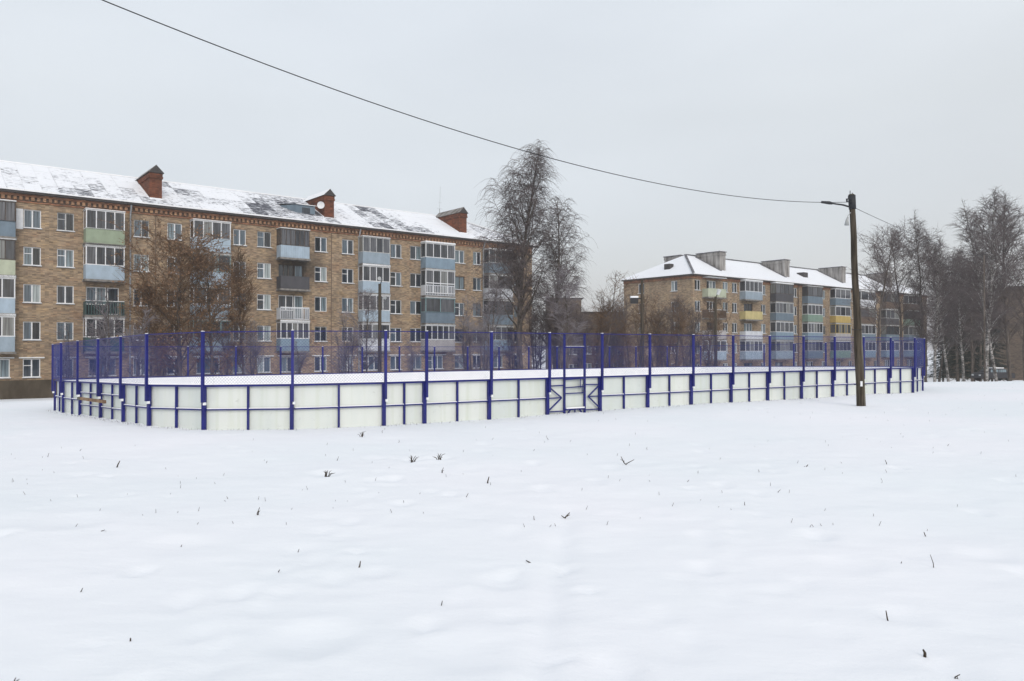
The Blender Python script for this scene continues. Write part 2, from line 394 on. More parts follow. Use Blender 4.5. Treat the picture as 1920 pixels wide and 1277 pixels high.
def birch_mat():
    m_ = mat('birch_bark', (0.55, 0.54, 0.52), 0.8, 0.2)
    N, L, b = nodes(m_)
    t = N.new('ShaderNodeTexCoord'); mp = N.new('ShaderNodeMapping'); mp.inputs['Scale'].default_value = (2, 2, 3.2); L.new(t.outputs['Object'], mp.inputs[0])
    n = N.new('ShaderNodeTexNoise'); n.inputs['Scale'].default_value = 1.1; n.inputs['Detail'].default_value = 6; n.inputs['Roughness'].default_value = 0.8
    L.new(mp.outputs[0], n.inputs['Vector'])
    r = ramp_node(N, [(0.44, (0.05, 0.045, 0.04)), (0.51, (0.22, 0.21, 0.205)), (0.62, (0.50, 0.49, 0.48))])
    L.new(n.outputs[0], r.inputs[0]); L.new(r.outputs[0], b.inputs['Base Color'])
    return m_
M['birch'] = birch_mat()
M['pole'] = noisy('weathered_pole_wood', (0.026, 0.021, 0.016), (0.085, 0.07, 0.052), 7, 0.9, stretch=(2.2,2.2,0.16), bump=0.6, detail=8)
M['stub'] = noisy('grey_stub_wood', (0.07, 0.066, 0.055), (0.17, 0.16, 0.135), 7, 0.9, stretch=(2,2,0.2), bump=0.5)
M['iron'] = mat('black_iron', (0.018, 0.02, 0.025), 0.6, 0.4)
M['cable'] = mat('black_cable', (0.02, 0.02, 0.024), 0.6, 0.3)
M['zinc'] = mat('grey_zinc', (0.35, 0.37, 0.38), 0.5, 0.4)
M['plank'] = noisy('bare_plank', (0.16, 0.10, 0.06), (0.28, 0.19, 0.12), 5, 0.9, stretch=(0.3,1,1))
M['stalk'] = noisy('dead_stalk', (0.03, 0.024, 0.02), (0.09, 0.07, 0.05), 9, 0.9)
M['car'] = mat('dark_car_paint', (0.022, 0.022, 0.028), 0.3, 0.5)
M['tyre'] = mat('tyre_rubber', (0.02, 0.02, 0.02), 0.9)
M['lampglass'] = mat('lamp_glass', (0.6, 0.62, 0.63), 0.3)

# ------------------------------------------------------------------ ground: one sheet of snow to the horizon
RA = math.radians(34.5)
RC, RS = math.cos(RA), math.sin(RA)
R0 = (-0.62, 20.0)                              # a point of the near long side of the rink
def st(X, Z):
    dx, dz = X - R0[0], Z - R0[1]
    return dx*RC + dz*RS, -dx*RS + dz*RC

def softplus(x, k): return np.log1p(np.exp(np.clip(x/k, -40, 40)))*k

DENTS = [(590,1183,0.24,0.05),(145,977,0.30,0.035),(320,1018,0.25,0.03),(757,940,0.14,0.045),(705,1062,0.14,0.035),(940,1078,0.16,0.04),
         (955,1143,0.12,0.03),(870,1215,0.25,0.035),(1700,1143,0.15,0.03),(1850,1030,0.2,0.03),(1590,1050,0.2,0.025),(1525,1005,0.2,0.025),
         (774,860,0.2,0.05),(823,857,0.2,0.05),(613,888,0.22,0.05),(705,856,0.2,0.04),(540,1030,0.35,0.025),(900,950,0.4,0.02),(1640,905,0.4,0.02),
         (1200,868,0.25,0.03),(1420,880,0.3,0.025),(1690,768,0.15,0.05),(1665,757,0.15,0.05)]
def ground_px(px, py):
    Z = F*EYE/(py - HY)
    return (px-CX)/F*Z, Z
def vnoise(X, Z, cell, seed):
    r = np.random.RandomState(seed); G = r.rand(257, 257)
    x, z = X/cell + 1000, Z/cell + 1000
    xi, zi = np.floor(x).astype(int), np.floor(z).astype(int)
    fx, fz = x-xi, z-zi; fx = fx*fx*(3-2*fx); fz = fz*fz*(3-2*fz)
    g = lambda a, b: G[a % 257, b % 257]
    return (g(xi,zi)*(1-fx)+g(xi+1,zi)*fx)*(1-fz)+(g(xi,zi+1)*(1-fx)+g(xi+1,zi+1)*fx)*fz - 0.5
STEPS = []
_r = random.Random(77)
def _trail(p0, p1, n, dep):
    (xa, za), (xb, zb) = ground_px(*p0), ground_px(*p1)
    for i in range(n):
        u = (i+.5)/n; sd = .13 if i % 2 else -.13
        STEPS.append((xa+(xb-xa)*u+sd+_r.gauss(0,.05), za+(zb-za)*u+_r.gauss(0,.06), _r.uniform(.11,.15), dep*_r.uniform(.5,1.2)))
_trail((1190, 1277), (1500, 800), 30, .016)
_trail((300, 1277), (770, 850), 26, .020)
for _k in range(150):
    _z = _r.uniform(4, 24); STEPS.append((_r.uniform(-.68, .68)*_z, _z, _r.uniform(.05,.22), _r.uniform(.008,.035)))
def ground_z(X, Z, fine=True):
    """snow height relative to the eye"""
    X = np.asarray(X, float); Z = np.asarray(Z, float)
    t, s = st(X, Z)
    g = -EYE - 0.021*np.clip(s, 0, 17) - 0.0*t
    d1 = 0.062*softplus(s-21, 2.5)
    w = 1/(1+np.exp(-(X-16)/2.5))
    d2 = 0.11*softplus(Z-46-0.1*(X-25), 1.6)*w
    d = np.maximum(d1, d2)
    d = 3.3*(1-np.exp(-d/3.3*1.15))*1.0
    g = g - np.minimum(d, 3.2)
    if fine:
        fl = 1/(1+np.exp((Z-60)/8))
        near = np.abs(s) < 0
        a = 0.11*vnoise(X, Z, 6.0, 1) + 0.045*vnoise(X, Z, 2.3, 2) + 0.020*vnoise(X, Z, 0.8, 3) + 0.014*vnoise(X, Z, 0.37, 4) + 0.008*vnoise(X, Z, 0.17, 9)
        g = g + a*fl
        for px, py, r, dp in DENTS:
            cx, cz = ground_px(px, py)
            dp = dp*0.7
            q = ((X-cx)/r)**2 + ((Z-cz)/(r*1.1))**2
            g = g - dp*np.exp(-q) + dp*0.35*np.exp(-((np.sqrt(q)-1.5)/0.45)**2)
        # the faint old track running towards the viewer
        x1, z1 = ground_px(1055, 950); x2, z2 = ground_px(985, 1277)
        u = (Z-z1)/(z2-z1); xl = x1+(x2-x1)*u
        g = g - 0.034*np.exp(-((X-xl-0.06)/0.09)**2)*np.clip(u*3+0.3, 0, 1)*(Z > 0)
        # half filled footprints beside the track and a few elsewhere
        for cx, cz, r, dp in STEPS:
            m = (np.abs(X-cx) < 1) & (np.abs(Z-cz) < 1)
            if m.any():
                q = ((X[m]-cx)/(r*.7))**2 + ((Z[m]-cz)/(r*1.3))**2
                g[m] = g[m] - dp*np.exp(-q*q) + dp*.3*np.exp(-((np.sqrt(q)-1.45)/.35)**2)
    return g
def gz(X, Z): return float(ground_z(np.array([X]), np.array([Z]))[0]) + EYE

def spaced(a, b, step, far, grow=1.12):
    core = list(np.arange(a, b+1e-6, step))
    st_, x, hi = step, b, []
    while x < far[1]:
        st_ *= grow; x += st_; hi.append(x)
    st_, x, lo = step, a, []
    while x > far[0]:
        st_ *= grow; x -= st_; lo.append(x)
    return np.array(lo[::-1] + core + hi)
xs = spaced(-13, 14, 0.085, (-900, 900), 1.035)
zs = np.concatenate([spaced(2, 13, 0.065, (-60, 13), 1.15)[:-1], spaced(13.06, 24, 0.11, (13.05, 1400), 1.035)])
zs = np.unique(np.round(zs, 3))
GX, GZ = np.meshgrid(xs, zs)
GH = ground_z(GX, GZ) + EYE
me = bpy.data.meshes.new('ground')
nv = GX.size; me.vertices.add(nv)
me.vertices.foreach_set('co', np.stack([GX, GZ, GH], -1).astype(np.float32).ravel())
r_, c_ = GX.shape
idx = np.arange(nv).reshape(r_, c_)
q = np.stack([idx[:-1,:-1], idx[:-1,1:], idx[1:,1:], idx[1:,:-1]], -1).reshape(-1, 4)
me.loops.add(q.size); me.polygons.add(len(q))
me.loops.foreach_set('vertex_index', q.ravel().astype(np.int32))
me.polygons.foreach_set('loop_start', np.arange(0, q.size, 4, dtype=np.int32))
me.polygons.foreach_set('use_smooth', np.ones(len(q), bool))
me.materials.append(M['snow']); me.update(calc_edges=True); me.validate()
g_o = bpy.data.objects.new('ground', me); col.objects.link(g_o)
tag(g_o, 'field covered by smooth white snow with shallow dents', kind='structure')

# ------------------------------------------------------------------ buildings
BA = math.radians(38.5)
BC, BS = math.cos(BA), math.sin(BA)
_cache = {}
def pane_mesh(w, h, m_):
    k = (round(w, 2), round(h, 2), m_.name)
    if k not in _cache:
        b = MB(); b.box(-w/2, w/2, -0.01, 0.01, -h/2, h/2); _cache[k] = b.mesh('pane', m_)
    return _cache[k]

class Bld:
    """a block of flats; local x runs along the facade, local y into the building, z over the eye"""
    def __init__(s, name, X0, Z0, zbase, ang=BA):
        s.X0, s.Z0, s.zb = X0, Z0, zbase
        s.c, s.s = math.cos(ang), math.sin(ang)
        s.o = empty(name, (X0, Z0, EYE + zbase), ang)
    def u(s, px, w=0.0):
        k = (px-CX)/F
        X, Z = s.X0 - s.s*w, s.Z0 + s.c*w
        return (Z*k - X)/(s.c - s.s*k)
    def z(s, zc): return zc - s.zb
    def zpx(s, py, px, w=0.0):
        u = s.u(px, w); Z = s.Z0 + s.s*u + s.c*w
        return hz(py, Z) - s.zb
    def window(s, u0, u1, z0, z1, y=0.0, fm='frame', n=2, transom=False, hood=False, sill=True, gm='glass', split=None, T=None):
        """window in an opening; T maps (x, y) for end walls"""
        w, h = u1-u0, z1-z0
        b = MB(); t = 0.065
        b.box(0, w, 0, .06, 0, t); b.box(0, w, 0, .06, h-t, h)
        b.box(0, t, 0, .06, t, h-t); b.box(w-t, w, 0, .06, t, h-t)
        cuts = split or [w*(i+1)/n for i in range(n-1)]
        for c in cuts: b.box(c-0.045, c+0.045, -0.01, .055, t, h-t)
        edges = [t] + sum([[c-0.045, c+0.045] for c in cuts], []) + [w-t]
        if transom: b.box(edges[0], edges[1], 0.005, .05, h*0.62, h*0.62+0.05)
        f = b.build('window', M[fm], s.o)
        if T: f.location = T[0](u0, 0.09, z0); f.rotation_euler = (0, 0, T[1])
        else: f.location = (u0, y+0.09, z0)
        for i in range(0, len(edges), 2):
            pw = edges[i+1]-edges[i]
            inst('pane', pane_mesh(pw, h-2*t, M[gm]), f, ((edges[i]+edges[i+1])/2, 0.04, h/2))
        if sill:
            b = MB(); b.box(-.06, w+.06, -.20, .0, -.055, -.015); b.box(-.05, w+.05, -.19, -.01, -.015, .025, 1)
            b.build('sill', [M['pipe'], M['cap']], f)
        if hood:
            b = MB(); b.box(-.25, w+.25, -.22, -.092, h+.03, h+.08); b.box(-.25, w+.25, -.22, -.092, h+.08, h+.13, 1)
            b.build('hood', [M['frame_grey'], M['cap']], f)
        return f
    def wall(s, name, L0, L1, z0, z1, holes, m_, T=None, depth=0.16):
        us = sorted({L0, L1, *[h[0] for h in holes], *[h[1] for h in holes]})
        zz = sorted({z0, z1, *[h[2] for h in holes], *[h[3] for h in holes]})
        T = T or (lambda x, y, z: (x, y, z))
        b = MB()
        for i in range(len(us)-1):
            for j in range(len(zz)-1):
                cu, cz = (us[i]+us[i+1])/2, (zz[j]+zz[j+1])/2
                if any(h[0] < cu < h[1] and h[2] < cz < h[3] for h in holes): continue
                b.quad(T(us[i],0,zz[j]), T(us[i+1],0,zz[j]), T(us[i+1],0,zz[j+1]), T(us[i],0,zz[j+1]))
        for h in holes:
            a, c, d, e_ = h[:4]
            b.quad(T(a,0,d), T(c,0,d), T(c,depth,d), T(a,depth,d)); b.quad(T(a,0,e_), T(a,depth,e_), T(c,depth,e_), T(c,0,e_))
            b.quad(T(a,0,d), T(a,depth,d), T(a,depth,e_), T(a,0,e_)); b.quad(T(c,0,d), T(c,0,e_), T(c,depth,e_), T(c,depth,d))
            b.quad(T(a,depth,d), T(c,depth,d), T(c,depth,e_), T(a,depth,e_), 1)
        return b.build(name, [m_, M['dark']], s.o)
    def balcony(s, u0, u1, zf, col_='blue_grey', style='siding', g='frame', n=4, gh=1.45, d=0.95, roof=False, full=False, gm='glassd', top=False, ph=1.08, solid=None):
        """slab, parapet, glazing; local origin at the slab's corner on the facade"""
        w = u1-u0
        pm = M['p_'+col_]
        b = MB()
        if style == 'siding':
            k = 6; hh = ph/k
            for i in range(k):
                z0 = 0.02+i*hh
                b.box(0, w, -d-.012, -d+.03, z0, z0+hh*0.86); b.box(.006, w-.006, -d, -d+.03, z0+hh*0.86, z0+hh)
            b.box(0.0, .03, -d+.03, 0, .02, ph+.02); b.box(w-.03, w, -d+.03, 0, .02, ph+.02)
        elif style == 'corrug':
            k = max(8, int(w/0.16)); ww = w/k
            for i in range(k): b.box(i*ww, (i+0.55)*ww, -d-.02, -d+.02, .02, ph+.02); b.box((i+.55)*ww, (i+1)*ww, -d, -d+.02, .02, ph+.02)
            b.box(0, .03, -d+.02, 0, .02, ph+.02); b.box(w-.03, w, -d+.02, 0, .02, ph+.02)
        elif style == 'bars':
            k = int(w/0.19)
            for i in range(k+1): x = .03+i*(w-.06)/k; b.box(x-.035, x+.035, -d, -d+.03, .1, ph-.05)
            b.box(0, w, -d-.01, -d+.04, ph-.05, ph+.02); b.box(0, w, -d-.01, -d+.04, .05, .1)
            b.box(0, .03, -d+.04, 0, .05, ph); b.box(w-.03, w, -d+.04, 0, .05, ph)
        else:
            b.box(0, w, -d, -d+.04, .02, ph+.02); b.box(0, .04, -d+.04, 0, .02, ph+.02); b.box(w-.04, w, -d+.04, 0, .02, ph+.02)
            b.box(-.02, w+.02, -d-.02, -d+.05, ph+.02, ph+.07)
        f = b.build('balcony', pm, s.o, loc=(u0, 0, zf))
        b = MB(); b.box(-.08, w+.08, -d-.06, 0, -.14, .02); b.build('slab', M['slab'], f)
        if g:
            zb, zt, t = ph+.02, ph+.02+gh, 0.07
            if full: zb = 0.02+0.25
            b = MB()
            b.box(-.02, w+.02, -d-.02, -d+.05, zb, zb+t); b.box(-.02, w+.02, -d-.02, -d+.05, zt-t, zt)
            for x in (0, w-t): b.box(x, x+t, -d-.015, -d+.05, zb+t, zt-t)
            for x in (0, w-.05): b.box(x, x+.05, -d+.05, 0, zb, zb+t); b.box(x, x+.05, -d+.05, 0, zt-t, zt); b.box(x, x+.05, -.06, 0, zb+t, zt-t)
            xx = [t + (w-2*t)*i/n for i in range(1, n)]
            for x in xx: b.box(x-.035, x+.035, -d-.01, -d+.045, zb+t, zt-t)
            ed = [t]+sum([[x-.035, x+.035] for x in xx], [])+[w-t]
            if full: b.box(t, w-t, -d-.012, -d+.047, zb+(zt-zb)*.42, zb+(zt-zb)*.42+.09)
            b.build('glazing_frame', M[g], f)
            for i in range(0, len(ed), 2):
                inst('pane', pane_mesh(ed[i+1]-ed[i], zt-zb-2*t, M[gm]), f, ((ed[i]+ed[i+1])/2, -d+.02, (zb+zt)/2))
            for x in (.025, w-.025):
                inst('pane', pane_mesh(d-.11, zt-zb-2*t, M[gm]), f, (x, -d/2, (zb+zt)/2), (0, 0, PI/2))
            top = True
        if top:
            zt = ph+.02+gh
            b = MB(); b.box(-.05, w+.05, -d-.08, 0, zt, zt+.05); b.box(-.03, w+.03, -d-.06, 0, zt+.05, zt+.05+(.14 if roof else .04), 1)
            b.build('balcony_roof', [M['frame_grey'], M['cap']], f)
        elif not g:
            b = MB(); b.box(0, w, -d, -d+.05, ph+.03, ph+.07); b.build('snow_line', M['cap'], f)
        return f

def roof_block(B, L0, L1, D, ze, zr, hip0, hip1, m_, over=0.5):
    """hipped roof; returns ridge line"""
    b = MB()
    a0, a1, y0, y1, ym = L0-over, L1+over, -over, D+over, D/2
    r0 = (L0+hip0, ym, zr) if hip0 else (a0, ym, zr)
    r1 = (L1-hip1, ym, zr) if hip1 else (a1, ym, zr)
    A, B_, C_, D_ = (a0,y0,ze), (a1,y0,ze), (a1,y1,ze), (a0,y1,ze)
    b.quad(A, B_, r1, r0); b.quad(C_, D_, r0, r1)
    b.tri(D_, A, r0); b.tri(B_, C_, r1)
    b.quad(A, D_, C_, B_)
    return b.build('roof', m_, B.o)

def chimney(B, u, w0, w1, zroof_at, ztop, m_, wid=0.8, flat=False, capm='eave', cap_h=0.5, capsnow='cap'):
    """long stack running down the slope"""
    b = MB()
    z0, z1 = zroof_at(w0)-.25, zroof_at(w1)-.25
    x0, x1 = u-wid/2, u+wid/2
    V = [(x0,w0,z0),(x1,w0,z0),(x1,w1,z1),(x0,w1,z1),(x0,w0,ztop),(x1,w0,ztop),(x1,w1,ztop),(x0,w1,ztop)]
    for q in ((4,5,6,7),(0,1,5,4),(1,2,6,5),(2,3,7,6),(3,0,4,7)): b.quad(*[V[i] for i in q])
    b.box(x0-.07, x1+.07, w0-.07, w1+.07, ztop-.45, ztop-.28); b.box(x0-.04, x1+.04, w0-.04, w1+.04, ztop-.28, ztop-.04)
    c = b.build('chimney', m_, B.o)
    b = MB(); o = 0.14
    if flat:
        b.quad((x0-o,w0-o,ztop), (x1+o,w0-o,ztop), (x1+o,w1+o,ztop), (x0-o,w1+o,ztop))
        b.box(x0-o, x1+o, w0-o, w1+o, ztop+.003, ztop+.10); b.box(x0-o+.03, x1+o-.03, w0-o+.03, w1+o-.03, ztop+.10, ztop+.17, 1)
    else:
        p = [(x0-o,w0-o,ztop), (x1+o,w0-o,ztop), (u,w0-o,ztop+cap_h)]; q = [(x0-o,w1+o,ztop), (x1+o,w1+o,ztop), (u,w1+o,ztop+cap_h)]
        b.tri(*p); b.tri(q[1], q[0], q[2]); b.quad(p[0], q[0], q[1], p[1])
        up = lambda v, k: (v[0], v[1], v[2]+k)
        b.quad(p[0], p[2], q[2], q[0]); b.quad(p[1], q[1], q[2], p[2])
        b.quad(up(p[0],.02), up(p[2],.03), up(q[2],.03), up(q[0],.02), 1); b.quad(up(p[1],.02), up(q[1],.02), up(q[2],.03), up(p[2],.03), 1)
        b.quad(p[0], up(p[0],.02), up(q[0],.02), q[0], 1)
        b.quad(p[0], up(p[0],.02), up(p[2],.03), p[2], 1)
    b.build('cap', [M[capm], M[capsnow]], c)
    return c

# ---- the long block of flats on the left
A = Bld('apartment_building', -35.4, 57.0, -3.75)
tag(A.o, 'long five-storey buff brick apartment block with snowy roof and red chimneys, on the left', 'building')
UL, UR, DEP = -16.0, 48.1, 12.4
ZE, ZR = A.z(11.40), A.z(14.65)
SL = (ZR-ZE)/(DEP/2+0.5)
holes = []
SILL = [8.78-2.75*(5-k) for k in range(6)]        # index 1..5
wins = [(43,76,0),(106,138,0),(250,279,0),(313,341,0),(437,461,0),(482,508,0),(590,613,0),(641,663,0),(732,753,0),(769,791,0),
        (853,871,0),(887,902,0),(964,978,0)]
wl = []
for x0, x1, _ in wins: wl.append((A.u(x0), A.u(x1)))
u_rep = A.u(43)                                   # and those left of the frame
wl += [(-5.6, -4.2), (-9.6, -8.2), (-14.9, -13.4)]
bal_u = [(A.u(-45,-.95), A.u(28,-.95)), (A.u(160,-.95), A.u(233,-.95)), (A.u(362,-.95), A.u(432,-.95)), (A.u(526,-.95), A.u(580,-.95)),
         (A.u(680,-.95), A.u(731,-.95)), (A.u(798,-.95), A.u(853,-.95)), (A.u(917,-.95), A.u(962,-.95))]
jobs = []
for a, c in wl:
    for k in range(1, 6):
        h = (a, c, A.z(SILL[k]), A.z(SILL[k]+1.36)); holes.append(h); jobs.append((h, k))
bj = []
for i, (a, c) in enumerate(bal_u):
    m_ = (a+c)/2
    for k in range(1, 6):
        if k == 1:
            h = (m_-0.95, m_+0.95, A.z(SILL[1]), A.z(SILL[1]+1.36)); holes.append(h); jobs.append((h, 1)); continue
        h = (m_-1.15, m_+1.15, A.z(SILL[k]-.75), A.z(SILL[k]+1.36)); holes.append(h); bj.append((i, k, h))
M['brickA_soot'] = brick_mat('buff_brick_sooty', [(0.375, 0.285, 0.20), (0.235, 0.172, 0.118), (0.86, 0.72, 0.66), (1.14, 1.06, 0.90)], (0.29, 0.255, 0.21), dirt_amt=0.42, soot=(A.u(557), A.zpx(503, 557), 3.0, 2.2))
A.wall('wall', UL, UR, A.z(-2.42), A.z(11.2), holes, M['brickA_soot'])
b = MB(); b.box(UL-.05, UR+.05, -.07, 0, -0.8, A.z(-2.42)); b.build('plinth', M['plinth'], A.o)
b = MB()
b.quad((UR,0,-.8), (UR,DEP,-.8), (UR,DEP,A.z(11.2)), (UR,0,A.z(11.2))); b.quad((UL,DEP,-.8), (UL,0,-.8), (UL,0,A.z(11.2)), (UL,DEP,A.z(11.2)))
b.quad((UR,DEP,-.8), (UL,DEP,-.8), (UL,DEP,A.z(11.2)), (UR,DEP,A.z(11.2)))
b.build('side_wall', M['brickA'], A.o)
for n_, (h, k) in enumerate(jobs):
    r = rng.random()
    fm = 'frame' if r < .78 else ('frame_grey' if r < .93 else 'frame_dark')
    A.window(*h[:4], fm=fm, n=2 if (h[1]-h[0]) < 1.75 else 3, transom=rng.random() < .3, hood=(k == 1), sill=rng.random() < .9)
for i, k, h in bj:
    m_ = (h[0]+h[1])/2
    if (i, k) == (3, 4):
        A.window(h[0], m_+.25, h[2]+.75, h[3], fm='frame_dark', n=3, sill=False); A.window(m_+.33, h[1], h[2], h[3], fm='frame_dark', n=1, sill=False); continue
    A.window(h[0], m_+.25, h[2]+.75, h[3], fm='frame' if rng.random() < .6 else 'frame_grey', n=2, sill=False)
    A.window(m_+.33, h[1], h[2], h[3], fm='frame' if rng.random() < .6 else 'frame_dark', n=1, sill=False)
S_ = dict
BAL = {  # column, floor: how each balcony was boxed in by its owner
 (0,5): S_(col_='slate', g='frame_dark', n=4, style='solid'), (0,4): S_(col_='pale_green', g='frame_dark', n=4), (0,3): S_(col_='pale_blue', n=3, roof=True), (0,2): S_(col_='steel', n=3, roof=True),
 (1,5): S_(col_='green', n=4, style='solid'), (1,4): S_(col_='pale_blue', n=4, roof=True), (1,3): S_(col_='dteal', style='bars', g=None), (1,2): S_(col_='frame_x', n=4) ,
 (2,5): S_(col_='pale_blue', n=4, style='solid'), (2,4): S_(col_='pale_blue', g='frame_teal', n=3), (2,3): S_(col_='steel', n=3), (2,2): S_(col_='steel', g='frame_teal', n=4),
 (3,5): S_(col_='pale_blue', style='corrug', g='frame_dark', n=6), (3,4): S_(col_='dgrey', g=None, style='solid'), (3,3): S_(col_='white', style='bars', g=None), (3,2): S_(col_='blue_grey', n=5, roof=True),
 (4,5): S_(col_='steel', style='corrug', g='frame_grey', n=4), (4,4): S_(col_='pale_blue', n=4, roof=True), (4,3): S_(col_='pale_blue', n=4), (4,2): S_(col_='white', n=3, style='solid'),
 (5,5): S_(col_='blue_grey', n=4, roof=True), (5,4): S_(col_='white', n=4, full=True, gh=1.5, style='none'), (5,3): S_(col_='slate', g='frame_teal', n=2, style='solid'), (5,2): S_(col_='beige', n=5),
 (6,5): S_(col_='slate', g='frame_grey', n=4), (6,4): S_(col_='white', g='frame_grey', n=3), (6,3): S_(col_='slate', g='frame_dark', n=3), (6,2): S_(col_='blue_grey', g='frame_grey', n=4)}
M['p_frame_x'] = M['p_dteal']
for (i, k), sp_ in BAL.items():
    a, c = bal_u[i]
    if sp_.get('style') == 'none':
        sp_ = dict(sp_); sp_['style'] = 'bars'
    A.balcony(a, c, A.z(SILL[k]-.88), **sp_)
# soot over the burnt balcony
# cornice: projecting courses with dentils, then the eave board and its lip of snow
b = MB(); b.box(UL, UR, -.10, 0, A.z(10.62), A.z(10.72)); b.box(UL, UR, -.20, 0, A.z(11.04), A.z(11.22)); b.box(UL, UR, -.03, 0, A.z(10.72), A.z(11.04), 1); b.build('cornice', [M['corn'], M['p_brown']], A.o)  # recess behind the dentils coloured dark brown to deepen the shade in the gaps
b = MB(); x = UL
while x < UR-.2:
    b.box(x, x+.20, -.17, -.03, A.z(10.78), A.z(11.04)); x += .37
d_ = b.build('dentils', M['corn2'], A.o); d_['kind'] = 'stuff'
b = MB(); b.box(UL-.5, UR+.5, -.55, 0, A.z(11.22), A.z(11.33)); b.build('eave_board', M['eave'], A.o)
roof_block(A, UL, UR, DEP, ZE-.02, ZR-.02, 0, 6.3, M['roof'])
b = MB()
pr = None
for i in range(0, 66):
    x0 = UL-.5+i*.99; x1 = x0+.99
    j0, j1 = rng.uniform(0, .03), rng.uniform(.0, .035)
    b.box(x0, x1, -.60-j0, -.30, ZE-.02, ZE+.075+j1)
b.build('eave_snow', M['cap'], A.o)
# roofing sheets on the front slope
slope = math.atan(SL); slen = (DEP/2+.5)/math.cos(slope)
nrow, ncol = 4, 50
sw, sh = (UR+.5-(UL-.5))/57, slen/nrow
b = MB(); b.box(0, sw-.015, 0, sh+.10, 0, .028); sheet = b.mesh('roof_sheet', M['roof'])
for r in range(nrow):
    for c in range(57):
        x0 = UL-.5+c*sw
        y_hi = (r+1)*sh*math.cos(slope)-.5
        if x0+sw > UR-6.3+ (DEP/2 - y_hi)*0.98: continue
        if x0 < -5.0: continue
        o = inst('roof_sheet', sheet, A.o, (x0+rng.uniform(-.01,.01), -.5+r*sh*math.cos(slope), ZE+r*sh*math.sin(slope)+.055+rng.uniform(0,.01)), (slope-.014, 0, rng.uniform(-.004,.004)))
b = MB()
b.beam((UL, DEP/2, ZR+.05), (UR-6.3, DEP/2, ZR+.05), .34, .10); b.beam((UR-6.3, DEP/2, ZR+.05), (UR+.5, -.5, ZE+.06), .3, .10)
b.build('ridge_cap', M['cap'], A.o)
zra = lambda w: ZE+(w+.5)*SL if w < DEP/2 else ZE+(DEP+.5-w)*SL
for px in (291, 617, 868):
    u_ = A.u(px, 1.0)
    c = chimney(A, u_, 1.0, 5.6, zra, A.z(14.28), M['red'], wid=.95, cap_h=.62, capsnow='cap' if px == 617 else 'slab')
    b = MB(); b.beam((u_-.55, 1.0, zra(1.0)+.06), (u_-.55, 5.6, zra(5.6)+.06), .10, .10); b.beam((u_-.5, .9, zra(.9)+.06), (u_+.5, .9, zra(.9)+.06), .16, .1); b.build('flashing_snow', M['cap'], c)
    if px == 617:
        b = MB(); pts = []
        for ring, (r, y) in enumerate(((.02, .0), (.2, -.03), (.36, -.09), (.44, -.16))):
            pts.append([(r*math.cos(t*PI/8), y, r*math.sin(t*PI/8)) for t in range(16)])
        for a_, c_2 in zip(pts, pts[1:]):
            for t in range(16): b.quad(a_[t], a_[(t+1) % 16], c_2[(t+1) % 16], c_2[t])
        b.beam((0,0,0), (0,.25,-.2), .05, .05)
        o = b.build('satellite_dish', M['frame'], A.o, True, (A.u(600, 1.2), 1.05, A.zpx(385, 600, 1.2))); o.rotation_euler = (0, 0, -.55); o.scale = (.78, .78, .78)
for px in (905,):
    chimney(A, A.u(px, 8.5), 8.0, 11.0, zra, A.z(13.9), M['sheet_grey'], wid=2.0, flat=True)
# dormer with blue grey cheeks
ud = A.u(573, 1.4); b = MB()
za, zt = zra(1.4), zra(1.4)+.85
yb_ = 1.4+.85/SL*0.98
b.quad((ud-.9,1.4,za-.3), (ud+.9,1.4,za-.3), (ud+.9,1.4,zt), (ud-.9,1.4,zt)); b.tri((ud-.9,1.4,za-.1), (ud-.9,1.4,zt), (ud-2.0,yb_,zra(yb_))); b.tri((ud+.9,1.4,za-.1), (ud+1.2,yb_,zra(yb_)), (ud+.9,1.4,zt))
b.quad((ud-1.0,1.25,zt+.05), (ud+1.0,1.25,zt+.05), (ud+1.2,yb_+.3,zra(yb_)+.22), (ud-2.1,yb_+.3,zra(yb_)+.22), 1)
b.quad((ud-1.0,1.25,zt+.0), (ud+1.0,1.25,zt+.0), (ud+1.0,1.25,zt+.05), (ud-1.0,1.25,zt+.05), 1)
dm = b.build('dormer', [M['p_slate'], M['cap']], A.o)
b = MB(); b.box(ud-.38, ud+.38, 1.36, 1.39, za+.12, za+.62); b.build('dormer_window', M['glass'], dm)
# antenna mast, downpipes, white service panel
b = MB(); ua = A.u(824, 6.2); b.tube([(ua,6.2,ZR-.1), (ua,6.2,ZR+.85)], .05, 6); b.tube([(ua,6.2,ZR+.85), (ua+.1,6.2,ZR+3.4)], .014, 4)
b.tube([(ua-.35,6.2,ZR+.85), (ua+.4,6.2,ZR+.9)], .012, 4); b.tube([(ua-.2,6.2,ZR+1.6), (ua+.3,6.2,ZR+1.6)], .01, 4); b.build('antenna_mast', M['zinc'], A.o)
for px in (243, 672, 905):
    u_ = A.u(px); b = MB(); b.tube([(u_,-.45,A.z(11.2)), (u_,-.12,A.z(10.55)), (u_,-.12,A.z(-3.2))], .065, 8, smooth) if False else b.tube([(u_,-.45,A.z(11.2)), (u_,-.12,A.z(10.5)), (u_,-.12,A.z(-3.3)), (u_,-.3,A.z(-3.5))], .065, 8)
    b.build('downpipe', M['pipe'], A.o)
for px in (291, 621):
    u_ = A.u(px); b = MB(); b.box(u_-.03, u_+.03, -.012, 0, A.z(-2.9), A.z(10.6)); b.build('expansion_joint', M['p_brown'], A.o)
b = MB(); b.box(A.u(29), A.u(42), -.06, 0, A.zpx(429,36), A.zpx(391,36)); b.build('wall_panel', M['frame'], A.o)

